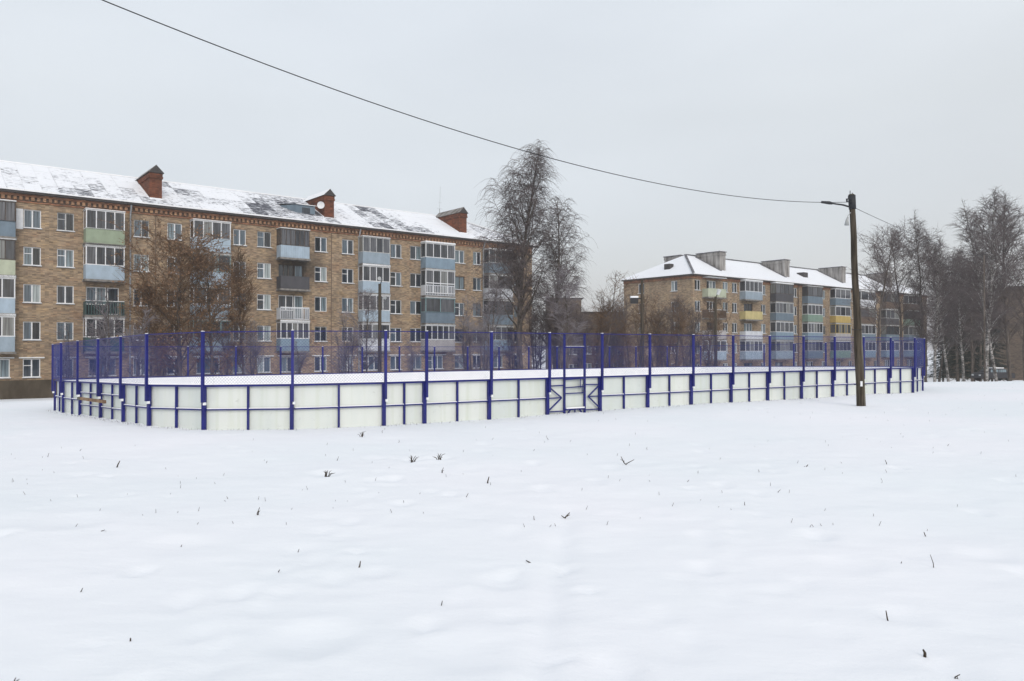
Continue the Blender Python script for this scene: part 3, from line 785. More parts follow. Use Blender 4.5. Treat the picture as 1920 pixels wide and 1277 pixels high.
# ---- the second block of flats, further off to the right
Bb = Bld('apartment_building', 23.5, 100.3, -5.3)
tag(Bb.o, 'distant apartment block with hipped snowy roof and grey chimneys, right of centre', 'building')
ULb, URb, DB = 0.0, Bb.u(1738), 12.2
print('B length', URb)
ZEb, ZRb = Bb.z(9.5), Bb.z(13.0)
S5 = 7.45
SB = [S5-2.75*(5-k) for k in range(6)]
bxs = [(1328,1362),(1398,1430),(1455,1488),(1515,1543),(1567,1595),(1615,1642),(1662,1686),(1704,1726)]
wxs = [(1310,1321),(1363,1371),(1381,1391),(1432,1440),(1440.5,1450),(1499,1508),(1553,1562),(1600,1608),(1650,1657),(1690,1697)]
holes, jobs, bj = [], [], []
bub = [(Bb.u(a,-.95), Bb.u(c,-.95)) for a, c in bxs]
cents = [(bub[0][0])*.5]
for (x0, x1), (y0, y1) in zip(bub, bub[1:]):
    gp_ = y0-x1
    if gp_ > 4.2: cents += [x1+gp_*.26, x1+gp_*.74]
    elif gp_ > 1.6: cents.append((x1+y0)/2)
cents.append((bub[-1][1]+URb)/2)
for m_ in cents:
    for k in range(1, 6):
        h = (m_-.58, m_+.58, Bb.z(SB[k]), Bb.z(SB[k]+1.36)); holes.append(h); jobs.append((h, k))
for i, (a, c) in enumerate(bub):
    m_ = (a+c)/2
    for k in range(1, 6):
        h = (m_-1.0, m_+1.0, Bb.z(SB[k]-(.75 if k > 1 else 0)), Bb.z(SB[k]+1.36)); holes.append(h); bj.append((i, k, h))
hs = sorted({(h[0], h[1]) for h in holes})
ok = []
for h in hs:
    if not ok or h[0] > ok[-1][1]+.02: ok.append(h)
holes = [h for h in holes if (h[0], h[1]) in ok]; jobs = [j for j in jobs if (j[0][0], j[0][1]) in ok]; bj = [j for j in bj if (j[2][0], j[2][1]) in ok]
Bb.wall('wall', ULb, URb, -1, Bb.z(9.3), holes, M['brickB'])
for h, k in jobs:
    Bb.window(*h[:4], fm='frame' if rng.random() < .8 else 'frame_grey', n=2, sill=rng.random() < .7)
for i, k, h in bj:
    Bb.window(h[0], h[1], h[2]+(.75 if k > 1 else 0), h[3], fm='frame' if rng.random() < .7 else 'frame_dark', n=3, sill=False)
SPB = {
 (0,5): S_(col_='pale_green', g=None, style='solid', top=True), (0,4): S_(col_='brown', g=None, style='bars'), (0,3): S_(col_='beige', g=None, style='solid'), (0,2): S_(col_='pale_blue', n=3),
 (1,5): S_(col_='steel', n=4, roof=True), (1,4): S_(col_='yellow', g=None, style='solid'), (1,3): S_(col_='white', g=None, style='solid'), (1,2): S_(col_='pale_blue', n=4),
 (2,5): S_(col_='dgrey', g='frame_dark', n=4, roof=True), (2,4): S_(col_='slate', g='frame_grey', n=5), (2,3): S_(col_='blue_grey', n=4), (2,2): S_(col_='steel', g='frame_grey', n=4),
 (3,5): S_(col_='slate', g='frame_dark', n=3), (3,4): S_(col_='grn2', n=4), (3,3): S_(col_='blue_grey', n=5), (3,2): S_(col_='slate', g='frame_grey', n=4),
 (4,5): S_(col_='slate', n=3), (4,4): S_(col_='ochre', n=3), (4,3): S_(col_='beige', g='frame_yel', n=5), (4,2): S_(col_='grn2', g='frame_grey', n=4),
 (5,5): S_(col_='white', n=2, roof=True), (5,4): S_(col_='brown', g='frame_dark', n=4), (5,3): S_(col_='slate', n=4), (5,2): S_(col_='blue_grey', n=4),
 (6,5): S_(col_='brown', g='frame_dark', n=3), (6,4): S_(col_='dgrey', g='frame_grey', n=3), (6,3): S_(col_='slate', g='frame_dark', n=3), (6,2): S_(col_='blue_grey', n=3),
 (7,5): S_(col_='brown', g='frame_grey', n=3), (7,4): S_(col_='grn2', g='frame_dark', n=3), (7,3): S_(col_='slate', g='frame_grey', n=3), (7,2): S_(col_='blue_grey', n=3)}
for (i, k), sp_ in SPB.items(): Bb.balcony(*bub[i], Bb.z(SB[k]-.88), gm='glassd', **sp_)
# end wall: runs away from its corner at u = 0
Tend = lambda x, y, z: (y, x, z)                 # x along depth, y into the building
ends = []
for y0 in (2.6, 8.4):
    for k in range(1, 6): ends.append((y0, y0+1.1, Bb.z(SB[k]), Bb.z(SB[k]+1.36)))
Bb.wall('side_wall', 0, DB, -1, Bb.z(9.3), ends, M['brickB'], T=lambda x, y, z: (ULb+y, x, z))
for h in ends:
    b0 = Bb.window(h[0], h[1], h[2], h[3], fm='frame', n=2, T=(lambda x, y, z, h=h: (ULb+.09, h[1], z), -PI/2))
b = MB(); b.quad((URb,0,-1), (URb,DB,-1), (URb,DB,Bb.z(9.3)), (URb,0,Bb.z(9.3))); b.quad((URb,DB,-1), (ULb,DB,-1), (ULb,DB,Bb.z(9.3)), (URb,DB,Bb.z(9.3))); b.build('side_wall', M['brickB'], Bb.o)
b = MB(); b.box(ULb-.12, URb+.12, -.12, 0, Bb.z(8.95), Bb.z(9.32)); b.box(ULb-.12, ULb, 0, DB, Bb.z(8.95), Bb.z(9.32)); b.build('cornice', M['corn'], Bb.o)
b = MB(); b.box(ULb-.55, URb+.5, -.55, 0, Bb.z(9.32), Bb.z(9.46)); b.box(ULb-.55, ULb, 0, DB, Bb.z(9.32), Bb.z(9.46)); b.build('eave_board', M['eave'], Bb.o)
roof_block(Bb, ULb, URb, DB, ZEb, ZRb, 6.0, 5.5, M['roof_far'])
b = MB(); 
for i in range(int((URb+1)/1.0)): b.box(-.5+i, .5+i, -.60, -.34, ZEb-.02, ZEb+.09+rng.uniform(0,.05))
b.build('eave_snow', M['cap'], Bb.o)
b = MB(); b.beam((-.5,-.5,ZEb+.08), (6.0,DB/2,ZRb+.06), .3, .1); b.beam((6.0,DB/2,ZRb+.06), (URb-5.5,DB/2,ZRb+.06), .35, .1); b.build('ridge_cap', M['sheet_dark'], Bb.o)
slb = (ZRb-ZEb)/(DB/2+.5)
zrb = lambda w: ZEb+(w+.5)*slb if w < DB/2 else ZEb+(DB+.5-w)*slb
for px in (1353, 1474, 1580, 1668):
    chimney(Bb, Bb.u(px, 1.8), 1.6, 5.5, zrb, Bb.z(13.15), M['sheet_grey'], wid=1.3, flat=True, capm='sheet_dark')
    u_ = Bb.u(px, 1.8)-.75; b = MB(); b.beam((u_,1.3,zrb(1.3)+.05), (u_,5.6,zrb(5.6)+.05), .35, .08); b.build('flashing', M['sheet_dark'], Bb.o)
chimney(Bb, Bb.u(1262, 9.5), 7.5, 10.5, zrb, Bb.z(13.1), M['sheet_grey'], wid=1.4, flat=True, capm='sheet_dark')
for px in (1246, 1508):      # small roof hatches
    b = MB(); y_ = 3.0 if px > 1300 else 3.6
    if px > 1300: b.box(Bb.u(px,2.5)-.6, Bb.u(px,2.5)+.6, 2.2, 3.4, zrb(2.2)-.1, zrb(3.0)+.35)
    else: b.box(1.6, 2.4, 5.2, 6.2, ZEb+.6, ZEb+1.9)
    b.build('roof_hatch', M['eave'], Bb.o)
u_ = Bb.u(1496); b = MB(); b.tube([(u_,-.3,Bb.z(9.3)), (u_,-.1,Bb.z(8.8)), (u_,-.1,0)], .07, 6); b.build('downpipe', M['p_brown'], Bb.o)

# ---- block at the right edge, end wall seen beside the birches
Cb = Bld('apartment_building', 80.5, 122.0, -5.3, math.radians(38.5-90+90))
tag(Cb.o, 'grey-brown apartment block cut off by the right edge, behind bare birches', 'building')
holes = []
for a in (1.2, 5.2, 9.0, 13.0):
    for k in range(1, 6): holes.append((a, a+1.3, Cb.z(6.5-2.85*(5-k)), Cb.z(6.5-2.85*(5-k)+1.4)))
Cb.wall('wall', 0, 30, -1, Cb.z(9.5), holes, M['brickC'])
for h in holes: Cb.window(*h[:4], fm='frame_grey', n=2)
b = MB(); b.quad((0,12,-1), (0,0,-1), (0,0,Cb.z(9.5)), (0,12,Cb.z(9.5))); b.quad((30,12,-1), (0,12,-1), (0,12,Cb.z(9.5)), (30,12,Cb.z(9.5))); b.quad((30,0,-1), (30,12,-1), (30,12,Cb.z(9.5)), (30,0,Cb.z(9.5))); b.build('side_wall', M['brickC'], Cb.o)
b = MB(); b.box(-.5, 30.5, -.5, 12.5, Cb.z(9.5), Cb.z(9.66)); b.box(-.45, 30.5, -.45, 12.5, Cb.z(9.66), Cb.z(9.80), 1); b.build('roof', [M['eave'], M['cap']], Cb.o)

# ---- two low houses behind the bushes in the middle
def low_house(px0, px1, ytop, Z, label, mname, depth=9, nw=3):
    X0, X1 = (px0-CX)/F*Z, (px1-CX)/F*Z
    zb = -5.0; H = hz(ytop, Z)-zb
    o = empty('low_house', (X0, Z, EYE+zb)); tag(o, label, 'building')
    h = Bld.__new__(Bld); h.o = o; h.zb = zb
    W = X1-X0; hl = []
    for i in range(nw):
        for z0 in (1.2, 3.9):
            if z0+1.3 < H-.5: hl.append((W*(i+.5)/nw-.6, W*(i+.5)/nw+.6, z0, z0+1.3))
    h.wall('wall', 0, W, -1, H, hl, M[mname])
    for q_ in hl: h.window(*q_, fm='frame', n=2)
    b = MB(); b.quad((0,depth,-1), (0,0,-1), (0,0,H), (0,depth,H)); b.quad((W,0,-1), (W,depth,-1), (W,depth,H), (W,0,H)); b.quad((W,depth,-1), (0,depth,-1), (0,depth,H), (W,depth,H)); b.build('side_wall', M[mname], o)
    b = MB(); b.box(-.3, W+.3, -.3, depth+.3, H, H+.12); b.box(-.25, W+.25, -.25, depth+.2, H+.12, H+.26, 1); b.build('roof', [M['eave'], M['cap']], o)
low_house(1028, 1090, 560, 112, 'dark brown flat-roofed house just right of the tall central birches', 'brickC', nw=2)
low_house(1091, 1176, 586, 120, 'low brown house with a snowy flat roof behind the bushes between the two apartment blocks', 'brickC', nw=4)

# ------------------------------------------------------------------ ice rink boards and chain-link
def rz_top(X, Z):
    t, s = st(X, Z); return -0.86 - 0.021*max(0.0, min(17.5, s))
def line(t, s): return (R0[0]+RC*t-RS*s, R0[1]+RS*t+RC*s)
W_, RR, L1_ = 17.0, 5.5, 25.5
posts = []
posts += [line(0+1.88*k, 0) for k in range(0, 11)]
posts = [line(-2.95, 0), line(-1.88, 0)] + posts
arc = RR*PI/2
# near right corner, right end, far right corner, far side
t_last = 1.88*10
d = t_last + 1.88 - (L1_-RR)
def arcpt(c, a): return line(c[0]+RR*math.cos(a), c[1]+RR*math.sin(a))
while d < arc: posts.append(arcpt((L1_-RR, RR), -PI/2 + d/RR)); d += 1.93
d -= arc
while d < W_-2*RR: posts.append(line(L1_, RR+d)); d += 1.93
d -= (W_-2*RR)
while d < arc: posts.append(arcpt((L1_-RR, W_-RR), d/RR)); d += 1.93
d -= arc
tt = L1_-RR-d
while tt > -4.6: posts.append(line(tt, W_)); tt -= 1.93
posts += [(-14.6, 31.0), (-15.95, 29.9), (-16.35, 28.3), (-15.65, 26.6), (-14.38, 24.9), (-12.95, 23.3), (-11.48, 21.7), (-10.04, 20.1), (-8.67, 18.6), (-6.99, 17.65), (-5.0, 17.6)]
fence = empty('rink_fence', (5, 27, 0))
tag(fence, 'ice rink fence of pale boards and deep blue posts topped with blue chain-link', 'fence')
fo = Vector((5, 27, 0))
npst = len(posts)
def V3(p, z): return Vector((p[0], p[1], z+EYE)) - fo
cen = Vector((5, 27))
iGate = 3      # bay index starting at px 1023
iL = npst-7
snowb = MB()
bev = MB()
def zt_of(p): return rz_top(*p)
for i, p in enumerate(posts):
    zt = zt_of(p); zg = gz(*p)-EYE
    nx = Vector(posts[(i+1) % npst])-Vector(posts[i-1]); nx.normalize()
    outw = Vector((nx.y, -nx.x))
    if outw.dot(Vector(p)-cen) < 0: outw = -outw
    q = Vector(p)+outw*0.055
    b = MB(); b.beam(V3(q, zg-.25), V3(q, zt+.0), .075, .085, up=(nx.x, nx.y, 0)); b.build('board_post', M['blue'], fence)
    q2 = Vector(p)+outw*0.13 + nx*0.02
    b = MB(); b.beam(V3(q2, zt-.36), V3(q2, zt+1.25), .06, .06, up=(nx.x, nx.y, 0)); b.build('mesh_post', M['blue'], fence)
    snowb.beam(V3(q2, zt+1.25), V3(q2, zt+1.265), .055, .055, up=(nx.x, nx.y, 0))
    b2 = Vector(p)+outw*.10
    snowb.beam(V3(b2+nx*.05, zt-.42), V3(b2+nx*.05, zt-.36), .06, .05, up=(nx.x, nx.y, 0))
wire_r = 0.0016
for i in range(npst):
    p0, p1 = Vector(posts[i]), Vector(posts[(i+1) % npst])
    d = (p1-p0); Lb = d.length; d.normalize()
    outw = Vector((d.y, -d.x))
    if outw.dot((p0+p1)/2-cen) < 0: outw = -outw
    z0, z1 = zt_of(p0), zt_of(p1)
    g0, g1 = gz(*p0)-EYE-.15, gz(*p1)-EYE-.15
    far = i > 16 and i < npst-12
    lerp = lambda a, c, u: a+(c-a)*u
    PT = lambda u, z, off: V3(p0+d*(Lb*u)+outw*off, z)
    gate = (i == iGate)
    left_gate = i in (npst-6, npst-5)
    # board sheets: outer face pale green plastic, inner face white
    nsh = 2 if Lb > 1.4 else 1
    if Lb > .95: nsh = 2
    edges = [0, .5, 1] if not gate else [0, .315, .70, 1]
    for a, c in zip(edges, edges[1:]):
        b = MB(); e_ = .0012
        A0, A1 = PT(a+e_, lerp(z0,z1,a)-.01, -.01), PT(c-e_, lerp(z0,z1,c)-.01, -.01)
        B0, B1 = PT(a+e_, lerp(g0,g1,a), -.01), PT(c-e_, lerp(g0,g1,c), -.01)
        C0, C1 = PT(a+e_, lerp(z0,z1,a)-.01, -.025), PT(c-e_, lerp(z0,z1,c)-.01, -.025)
        D0, D1 = PT(a+e_, lerp(g0,g1,a), -.025), PT(c-e_, lerp(g0,g1,c), -.025)
        b.quad(B0, B1, A1, A0, 0); b.quad(D1, D0, C0, C1, 1); b.quad(A0, A1, C1, C0, 0); b.quad(B0, A0, C0, D0, 0); b.quad(B1, D1, C1, A1, 0)
        b.build('board_panel', [M['panel'], M['panel_in']], fence)
    # rails
    b = MB(); b.beam(PT(0, z0+.012, .03), PT(1, z1+.012, .03), .09, .045); b.build('top_rail', M['blue'], fence)
    if not gate and not left_gate:
        b = MB(); b.beam(PT(.02, z0-.53, .03), PT(.98, z1-.53, .03), .05, .032); b.build('mid_rail', M['blue'], fence)
        if not far: snowb.beam(PT(.03, z0-.505, .035), PT(.97, z1-.505, .035), .045, .016)
    if left_gate:
        for hh in (.30, .66, .98):
            b = MB(); b.beam(PT(.02, z0-hh, .03), PT(.98, z1-hh, .03), .045, .028); b.build('mid_rail', M['blue'], fence)
            snowb.beam(PT(.03, z0-hh+.022, .035), PT(.97, z1-hh+.022, .035), .045, .016)
    if not gate:
        zg = lerp(g0, g1, .5)
        b = MB(); zm = (z0+z1)/2; b.beam(PT(.5, zg-.1, .035), PT(.5, zm, .035), .05, .045, up=(d.x, d.y, 0)); b.build('stud', M['blue'], fence)
    b = MB(); b.beam(PT(0, z0+1.235, .12), PT(1, z1+1.235, .12), .022, .022); b.build('mesh_rail', M['blue'], fence)
    # chain link: straight wires crossing both ways
    b = MB(); pitch = .072; hgt = 1.16; zb0, zb1 = z0+.06, z1+.06
    def wire(ua, za, ub, zb_):
        a = V3(p0+d*ua+outw*.115, za); c = V3(p0+d*ub+outw*.115, zb_)
        dr = (c-a).normalized(); s1 = dr.cross(Vector((outw.x, outw.y, 0))).normalized()*wire_r; s2 = Vector((outw.x, outw.y, 0))*wire_r
        n = len(b.v); b.v += [tuple(a+s1), tuple(a-s1), tuple(a+s2*1.6), tuple(c+s1), tuple(c-s1), tuple(c+s2*1.6)]
        b.f += [(n,n+1,n+4,n+3), (n+1,n+2,n+5,n+4), (n+2,n,n+3,n+5)]; b.m += [0,0,0]
    x = -hgt
    while x < Lb:
        a, c = max(x, 0), min(x+hgt, Lb)
        if c-a > .03:
            za = lerp(zb0, zb1, a/Lb); zc = lerp(zb0, zb1, c/Lb)
            wire(a, za+(a-x), c, zc+(c-x))
            wire(a, za+hgt-(a-x), c, zc+hgt-(c-x))
        x += pitch
    b.build('chain_link', M['blue_mesh'], fence)
    if gate:
        uL, uR = .315, .70
        for u in (uL, uR):
            b = MB(); b.beam(PT(u, lerp(g0,g1,u)-.1, .05), PT(u, lerp(z0,z1,u)+1.22, .05), .05, .05, up=(d.x, d.y, 0)); b.build('gate_post', M['blue'], fence)
        gd = empty('gate', (0,0,0)); gd.parent = fence
        def bar(nm, ua, za, ub, zb_, w=.04, h=.04, off=.06):
            b = MB(); b.beam(PT(ua, lerp(z0,z1,ua)+za, off), PT(ub, lerp(z0,z1,ub)+zb_, off), w, h); b.build(nm, M['blue'], gd)
        bar('crossbar', uL, .86, uR, .86); snowb.beam(PT(uL+.02, z0+.885, .06), PT(uR-.02, z1+.885, .06), .03, .012)
        bar('crossbar', uL, -.02, uR, -.0, .05, .06); bar('crossbar', uL, -.26, uR, -.24, .03, .028); bar('crossbar', uL, -.42, uR, -.42, .03, .028)
        bar('crossbar', uL, -.86, uR, -.86, .06, .045); snowb.beam(PT(uL+.02, z0-.825, .07), PT(uR-.02, z1-.825, .07), .06, .035)
        for ua, ub in ((.42,.36), (.51,.51), (.60,.66)): bar('strut', ua, -.88, ub, -1.02, .03, .035)
        bar('latch_plate', .60, -.02, .60, -.27, .07, .02, .09); bar('latch_plate', .635, -.18, .635, -.42, .05, .02, .09)
        for ua, ub, sg in ((.02, uL-.02, 1), (.98, uR+.02, -1)):
            bar('brace', ua, -.20, ub, -.19, .03, .03); bar('brace', ua, -.53, lerp(ua, ub, .85), -.53, .03, .03); bar('brace', ua, -.90, ub, -.90, .03, .03)
            m_ = lerp(ua, ub, .85); bar('brace', ua, -.22, m_, -.53, .032, .032, .07); bar('brace', ua, -.86, m_, -.53, .032, .032, .075)
sn = snowb.build('rail_snow', M['cap'], fence); sn['kind'] = 'stuff'
# plank resting along the left side of the rink
pa, pb = Vector(posts[npst-6]), Vector(posts[npst-5])
pa2 = Vector(posts[npst-5])
b = MB()
a = Vector((-12.55, 22.75)); c = Vector((-10.75, 20.75))
ow = Vector((-.74, -.67))
p_ = [a+ow*.14, c+ow*.14]
b.beam((p_[0].x, p_[0].y, EYE-1.50), (p_[1].x, p_[1].y, EYE-1.46), .04, .085)
b.beam((p_[0].x+.08, p_[0].y-.08, EYE-1.51), (p_[0].x-.1, p_[0].y+.1, EYE-1.50), .07, .07, mi=1)
o = b.build('plank', [M['plank'], M['stub']]); tag(o, 'bare brown wooden plank fixed across the boards at the left end of the rink', 'plank')

# ------------------------------------------------------------------ trees and shrubs
class Segs:
    def __init__(s): s.a, s.b, s.r0, s.r1 = [], [], [], []
    def chain(s, pts, r0, r1):
        n = len(pts)-1
        for i in range(n):
            s.a.append(pts[i]); s.b.append(pts[i+1])
            s.r0.append(r0+(r1-r0)*i/n); s.r1.append(r0+(r1-r0)*(i+1)/n)
    def mesh(s, name, m_, leaves=None, lm=None):
        a, b = np.array(s.a), np.array(s.b); d = b-a
        d /= np.linalg.norm(d, axis=1, keepdims=True)+1e-9
        ref = np.where(np.abs(d[:,2:3]) > .8, np.array([[1.,0,0]]), np.array([[0,0,1.]]))
        u = np.cross(d, ref); u /= np.linalg.norm(u, axis=1, keepdims=True); v = np.cross(d, u)
        n = len(a); co = np.zeros((n, 6, 3))
        r0, r1 = np.array(s.r0)[:,None], np.array(s.r1)[:,None]
        for k in range(3):
            t = 2*PI*k/3; w = u*math.cos(t)+v*math.sin(t)
            co[:,k] = a+w*r0; co[:,3+k] = b+w*r1
        co = co.reshape(-1, 3)
        base = (np.arange(n)*6)[:,None]
        q = np.concatenate([base+np.array([[0,1,4,3]]), base+np.array([[1,2,5,4]]), base+np.array([[2,0,3,5]])], 0)
        mi = np.zeros(len(q), np.int32)
        if leaves is not None and len(leaves):
            lv = np.array(leaves); m2 = len(lv); sz = nrs.uniform(.035, .08, (m2, 1))
            n1 = nrs.normal(size=(m2, 3)); n1 /= np.linalg.norm(n1, axis=1, keepdims=True)
            n2 = np.cross(n1, nrs.normal(size=(m2, 3))); n2 /= np.linalg.norm(n2, axis=1, keepdims=True)
            lc = np.stack([lv-n1*sz, lv-n2*sz*.7, lv+n1*sz, lv+n2*sz*.7], 1).reshape(-1, 3)
            q2 = (len(co)+np.arange(m2)*4)[:,None]+np.array([[0,1,2,3]])
            co = np.concatenate([co, lc]); q = np.concatenate([q, q2]); mi = np.concatenate([mi, np.ones(m2, np.int32)])
        me = bpy.data.meshes.new(name); me.vertices.add(len(co)); me.vertices.foreach_set('co', co.astype(np.float32).ravel())
        me.loops.add(q.size); me.polygons.add(len(q)); me.loops.foreach_set('vertex_index', q.ravel().astype(np.int32))
        me.polygons.foreach_set('loop_start', np.arange(0, q.size, 4, dtype=np.int32))
        me.materials.append(m_)
        if lm: me.materials.append(lm)
        me.polygons.foreach_set('material_index', mi)
        me.update(calc_edges=True); return me

def norm(v):
    l = math.sqrt(v[0]**2+v[1]**2+v[2]**2)+1e-9; return (v[0]/l, v[1]/l, v[2]/l)
def walk(p, d, length, n, wob, g, R):
    """chain of points from p in direction d; g bends it (negative: droops)"""
    pts = [p]; st_ = length/n
    for _ in range(n):
        d = norm((d[0]+R.gauss(0,wob), d[1]+R.gauss(0,wob), d[2]+R.gauss(0,wob)*.6+g))
        p = (p[0]+d[0]*st_, p[1]+d[1]*st_, p[2]+d[2]*st_); pts.append(p)
    return pts
def at(pts, u):
    x = u*(len(pts)-1); i = min(int(x), len(pts)-2); f = x-i
    a, b = pts[i], pts[i+1]; return (a[0]+(b[0]-a[0])*f, a[1]+(b[1]-a[1])*f, a[2]+(b[2]-a[2])*f), norm((b[0]-a[0], b[1]-a[1], b[2]-a[2]))

def make_tree(H, seed, spread=.26, first=.28, nprim=46, nsec=9, ntw=7, droop=-.25, up=.75, trunk_r=.16, stems=1, twig_r=.011, fill=1.0,
              bark='birch', twig='twig', leaves=0, lean=0.0, tl=1.0, prof=None, gp=None):
    R = random.Random(seed); S = Segs(); T = MB(); lv = []
    prof = prof or (lambda q: math.sin(min(1, (q*.92+.12))*PI)**.7)
    for sidx in range(stems):
        Hh = H*(1 if sidx == 0 else R.uniform(.72, .95))
        a0 = R.uniform(0, 2*PI); tilt = 0.0 if stems == 1 else R.uniform(.05, .13)
        d0 = norm((math.cos(a0)*tilt+lean, math.sin(a0)*tilt, 1))
        tr = walk((math.cos(a0)*.15*(stems > 1), math.sin(a0)*.15*(stems > 1), -.3), d0, Hh+.3, 14, .035, .03, R)
        rr = [trunk_r*(1-(i/14)**1.15*.93)*(1.25 if i == 0 else 1) for i in range(15)]
        T.tube(tr, rr, 8)
        for k in range(int(nprim/(stems**.6))):
            q = (k+R.random())/int(nprim/(stems**.6)); uu = first+(0.99-first)*q
            p, td = at(tr, uu); az = R.uniform(0, 2*PI)
            Ln = Hh*spread*max(.12, prof(q))*R.uniform(.7, 1.15)
            e_ = up*R.uniform(.7, 1.3)+q*.5
            d = norm((math.cos(az), math.sin(az), e_))
            pr_ = walk(p, d, Ln, 6, .13, gp if gp is not None else (-.03 if droop < -.1 else .05), R)
            r0 = max(.018, trunk_r*.36*(1-uu)*1.2)
            T.tube(pr_, [r0*(1-i/6*.8) for i in range(7)], 4, cap=False)
            ns_ = max(2, int(round(nsec*min(1, Ln/(Hh*spread*.75)))))
            for s in range(ns_):
                u2 = .18+.82*(s+R.random())/ns_
                p2, d2 = at(pr_, u2); az2 = R.uniform(0, 2*PI)
                L2 = Ln*.42*R.uniform(.5, 1.1)*(1.15-u2*.5)
                d3 = norm((d2[0]+math.cos(az2)*.9, d2[1]+math.sin(az2)*.9, d2[2]*.8+R.uniform(-.1,.5)))
                se = walk(p2, d3, L2, 3, .18, droop*.35, R); S.chain(se, twig_r*1.9, twig_r*1.1)
                for t in range(max(3, int(ntw*min(1, .35+Ln/(Hh*spread))))):
                    p4, d4 = at(se, R.uniform(.15, 1)); az3 = R.uniform(0, 2*PI)
                    d5 = norm((d4[0]*.6+math.cos(az3)*.7, d4[1]*.6+math.sin(az3)*.7, d4[2]*.5+R.uniform(-.2,.5)))
                    tw = walk(p4, d5, R.uniform(.45, 1.15)*tl*min(1, .5+Ln/(Hh*spread)*.6), 3, .16, droop, R); S.chain(tw, twig_r, twig_r*.45)
                    if leaves:
                        for _ in range(leaves):
                            w_, _d = at(tw, R.random()); lv.append((w_[0]+R.gauss(0,.05), w_[1]+R.gauss(0,.05), w_[2]+R.gauss(0,.05)))
    return T.mesh('trunk', M[bark], True), S.mesh('crown', M[twig], lv, M['leaf'] if leaves else None)

def place_tree(name, meshes, px, Z, label, cat, group=None, scale=1.0, rz=0.0, zoff=0.0, sxy=None, ztop=None, H=None):
    X = (px-CX)/F*Z; zb = gz(X, Z)
    if ztop is not None: scale = (hz(ztop, Z)+EYE-zb)/H
    o = empty(name, (X, Z, zb), rz); s_ = sxy or scale
    o.scale = (s_, s_, scale)
    tag(o, label, cat, group)
    inst('trunk', meshes[0], o); inst('crown', meshes[1], o)
    return o

full = lambda q: (0.72+.28*math.sin(q*PI))*(1-q)**.42*1.05
T1 = make_tree(20, 3, spread=.30, first=.24, nprim=84, nsec=10, ntw=9, droop=-.50, up=1.7, trunk_r=.26, twig='twig', bark='bark', tl=1.7, prof=full, gp=.04)
place_tree('birch_tree', T1, 977, 62, 'tallest bare weeping birch, standing before the right end of the left apartment block', 'tree', ztop=277, H=20)
T2 = make_tree(16, 8, spread=.30, first=.15, nprim=66, nsec=9, ntw=8, droop=-.42, up=1.6, trunk_r=.18, twig='twig', bark='bark', tl=1.4, prof=full, gp=.04)
place_tree('birch_tree', T2, 1040, 63, 'lower bare weeping birch on the right flank of the tallest one', 'tree', ztop=372, H=16)
T3 = make_tree(11, 21, spread=.30, first=.18, nprim=30, nsec=8, ntw=7, droop=-.1, up=1.0, trunk_r=.12, twig='twig_frost', bark='bark')
place_tree('bare_tree', T3, 925, 60, 'slim bare tree at the left foot of the tallest birch', 'tree', ztop=520, H=11)
place_tree('bare_tree', T3, 1062, 58, 'slim bare tree right of the two weeping birches', 'tree', ztop=500, H=11, rz=2.1)
# brown-leaved trees before the left block
T4 = make_tree(10, 31, spread=.50, first=.10, nprim=46, nsec=10, ntw=7, droop=-.05, up=.95, trunk_r=.16, twig='twig_brown', bark='bark', leaves=2)
place_tree('brown_leaved_tree', T4, 335, 54, 'broad tree still full of dry brown leaves, the largest before the left block', 'tree', ztop=450, H=10, sxy=1.25)
T5 = make_tree(9, 37, spread=.40, first=.14, nprim=30, nsec=8, ntw=6, droop=-.05, up=1.1, trunk_r=.13, twig='twig_brown', bark='bark', leaves=2)
place_tree('brown_leaved_tree', T5, 398, 55, 'smaller tree with thin brown leaves right beside the largest leafy one', 'tree', ztop=478, H=9, rz=1)
place_tree('brown_leaved_tree', T5, 283, 53, 'low brown-leaved tree under the left side of the largest leafy one', 'tree', ztop=535, H=9, rz=2.5)
T6 = make_tree(9, 41, spread=.2, first=.12, nprim=34, nsec=8, ntw=6, droop=.05, up=2.0, trunk_r=.10, twig='twig_brown', bark='bark')
place_tree('bare_tree', T6, 457, 57, 'upright bare tree with pale brown twigs, right of the leafy brown trees', 'tree', ztop=462, H=9)
T7 = make_tree(6, 43, spread=.34, first=.06, nprim=20, nsec=6, ntw=4, droop=-.02, up=1.4, trunk_r=.08, stems=3, twig='twig_frost', bark='bark')
place_tree('bare_bush', T7, 190, 50, 'grey bare bush before the dark open balcony, left of the brown-leaved trees', 'bush', ztop=545, H=6)
place_tree('bare_bush', T7, 262, 49, 'grey bare bush at the left foot of the largest brown-leaved tree', 'bush', ztop=580, H=6, rz=2)
place_tree('bare_tree', T3, 688, 56, 'bare frosted tree beside the dark lamp post before the left block', 'tree', ztop=540, H=11, rz=.6)
place_tree('bare_bush', T7, 655, 54, 'low bare bush to the left of the dark lamp post', 'bush', ztop=585, H=6, rz=4)
place_tree('bare_bush', T7, 880, 58, 'bare bush under the last pale balconies of the left block', 'bush', ztop=560, H=6, rz=3)
place_tree('bare_bush', T7, 560, 56, 'low bare bush at the foot of the left block, below the picket balcony', 'bush', ztop=640, H=6, rz=5)
for i, (px, yt, lab) in enumerate([(120, 610, 'low grey bush seen through the left end of the rink mesh'), (300, 600, 'undergrowth bush under the left side of the leafy brown tree'), (430, 590, 'undergrowth bush under the right side of the leafy brown trees'),
        (480, 600, 'bare bush between the pale-twigged upright tree and the picket balcony'), (640, 620, 'low bush left of the frosted tree by the lamp post'), (770, 640, 'low bush before the ground floor left of the full-height white balcony'), (905, 570, 'bush left of the slim tree at the foot of the tallest birch')]):
    place_tree('bare_bush', T7, px, 57-i*.4, lab, 'bush', ztop=yt, H=6, rz=i*1.1)
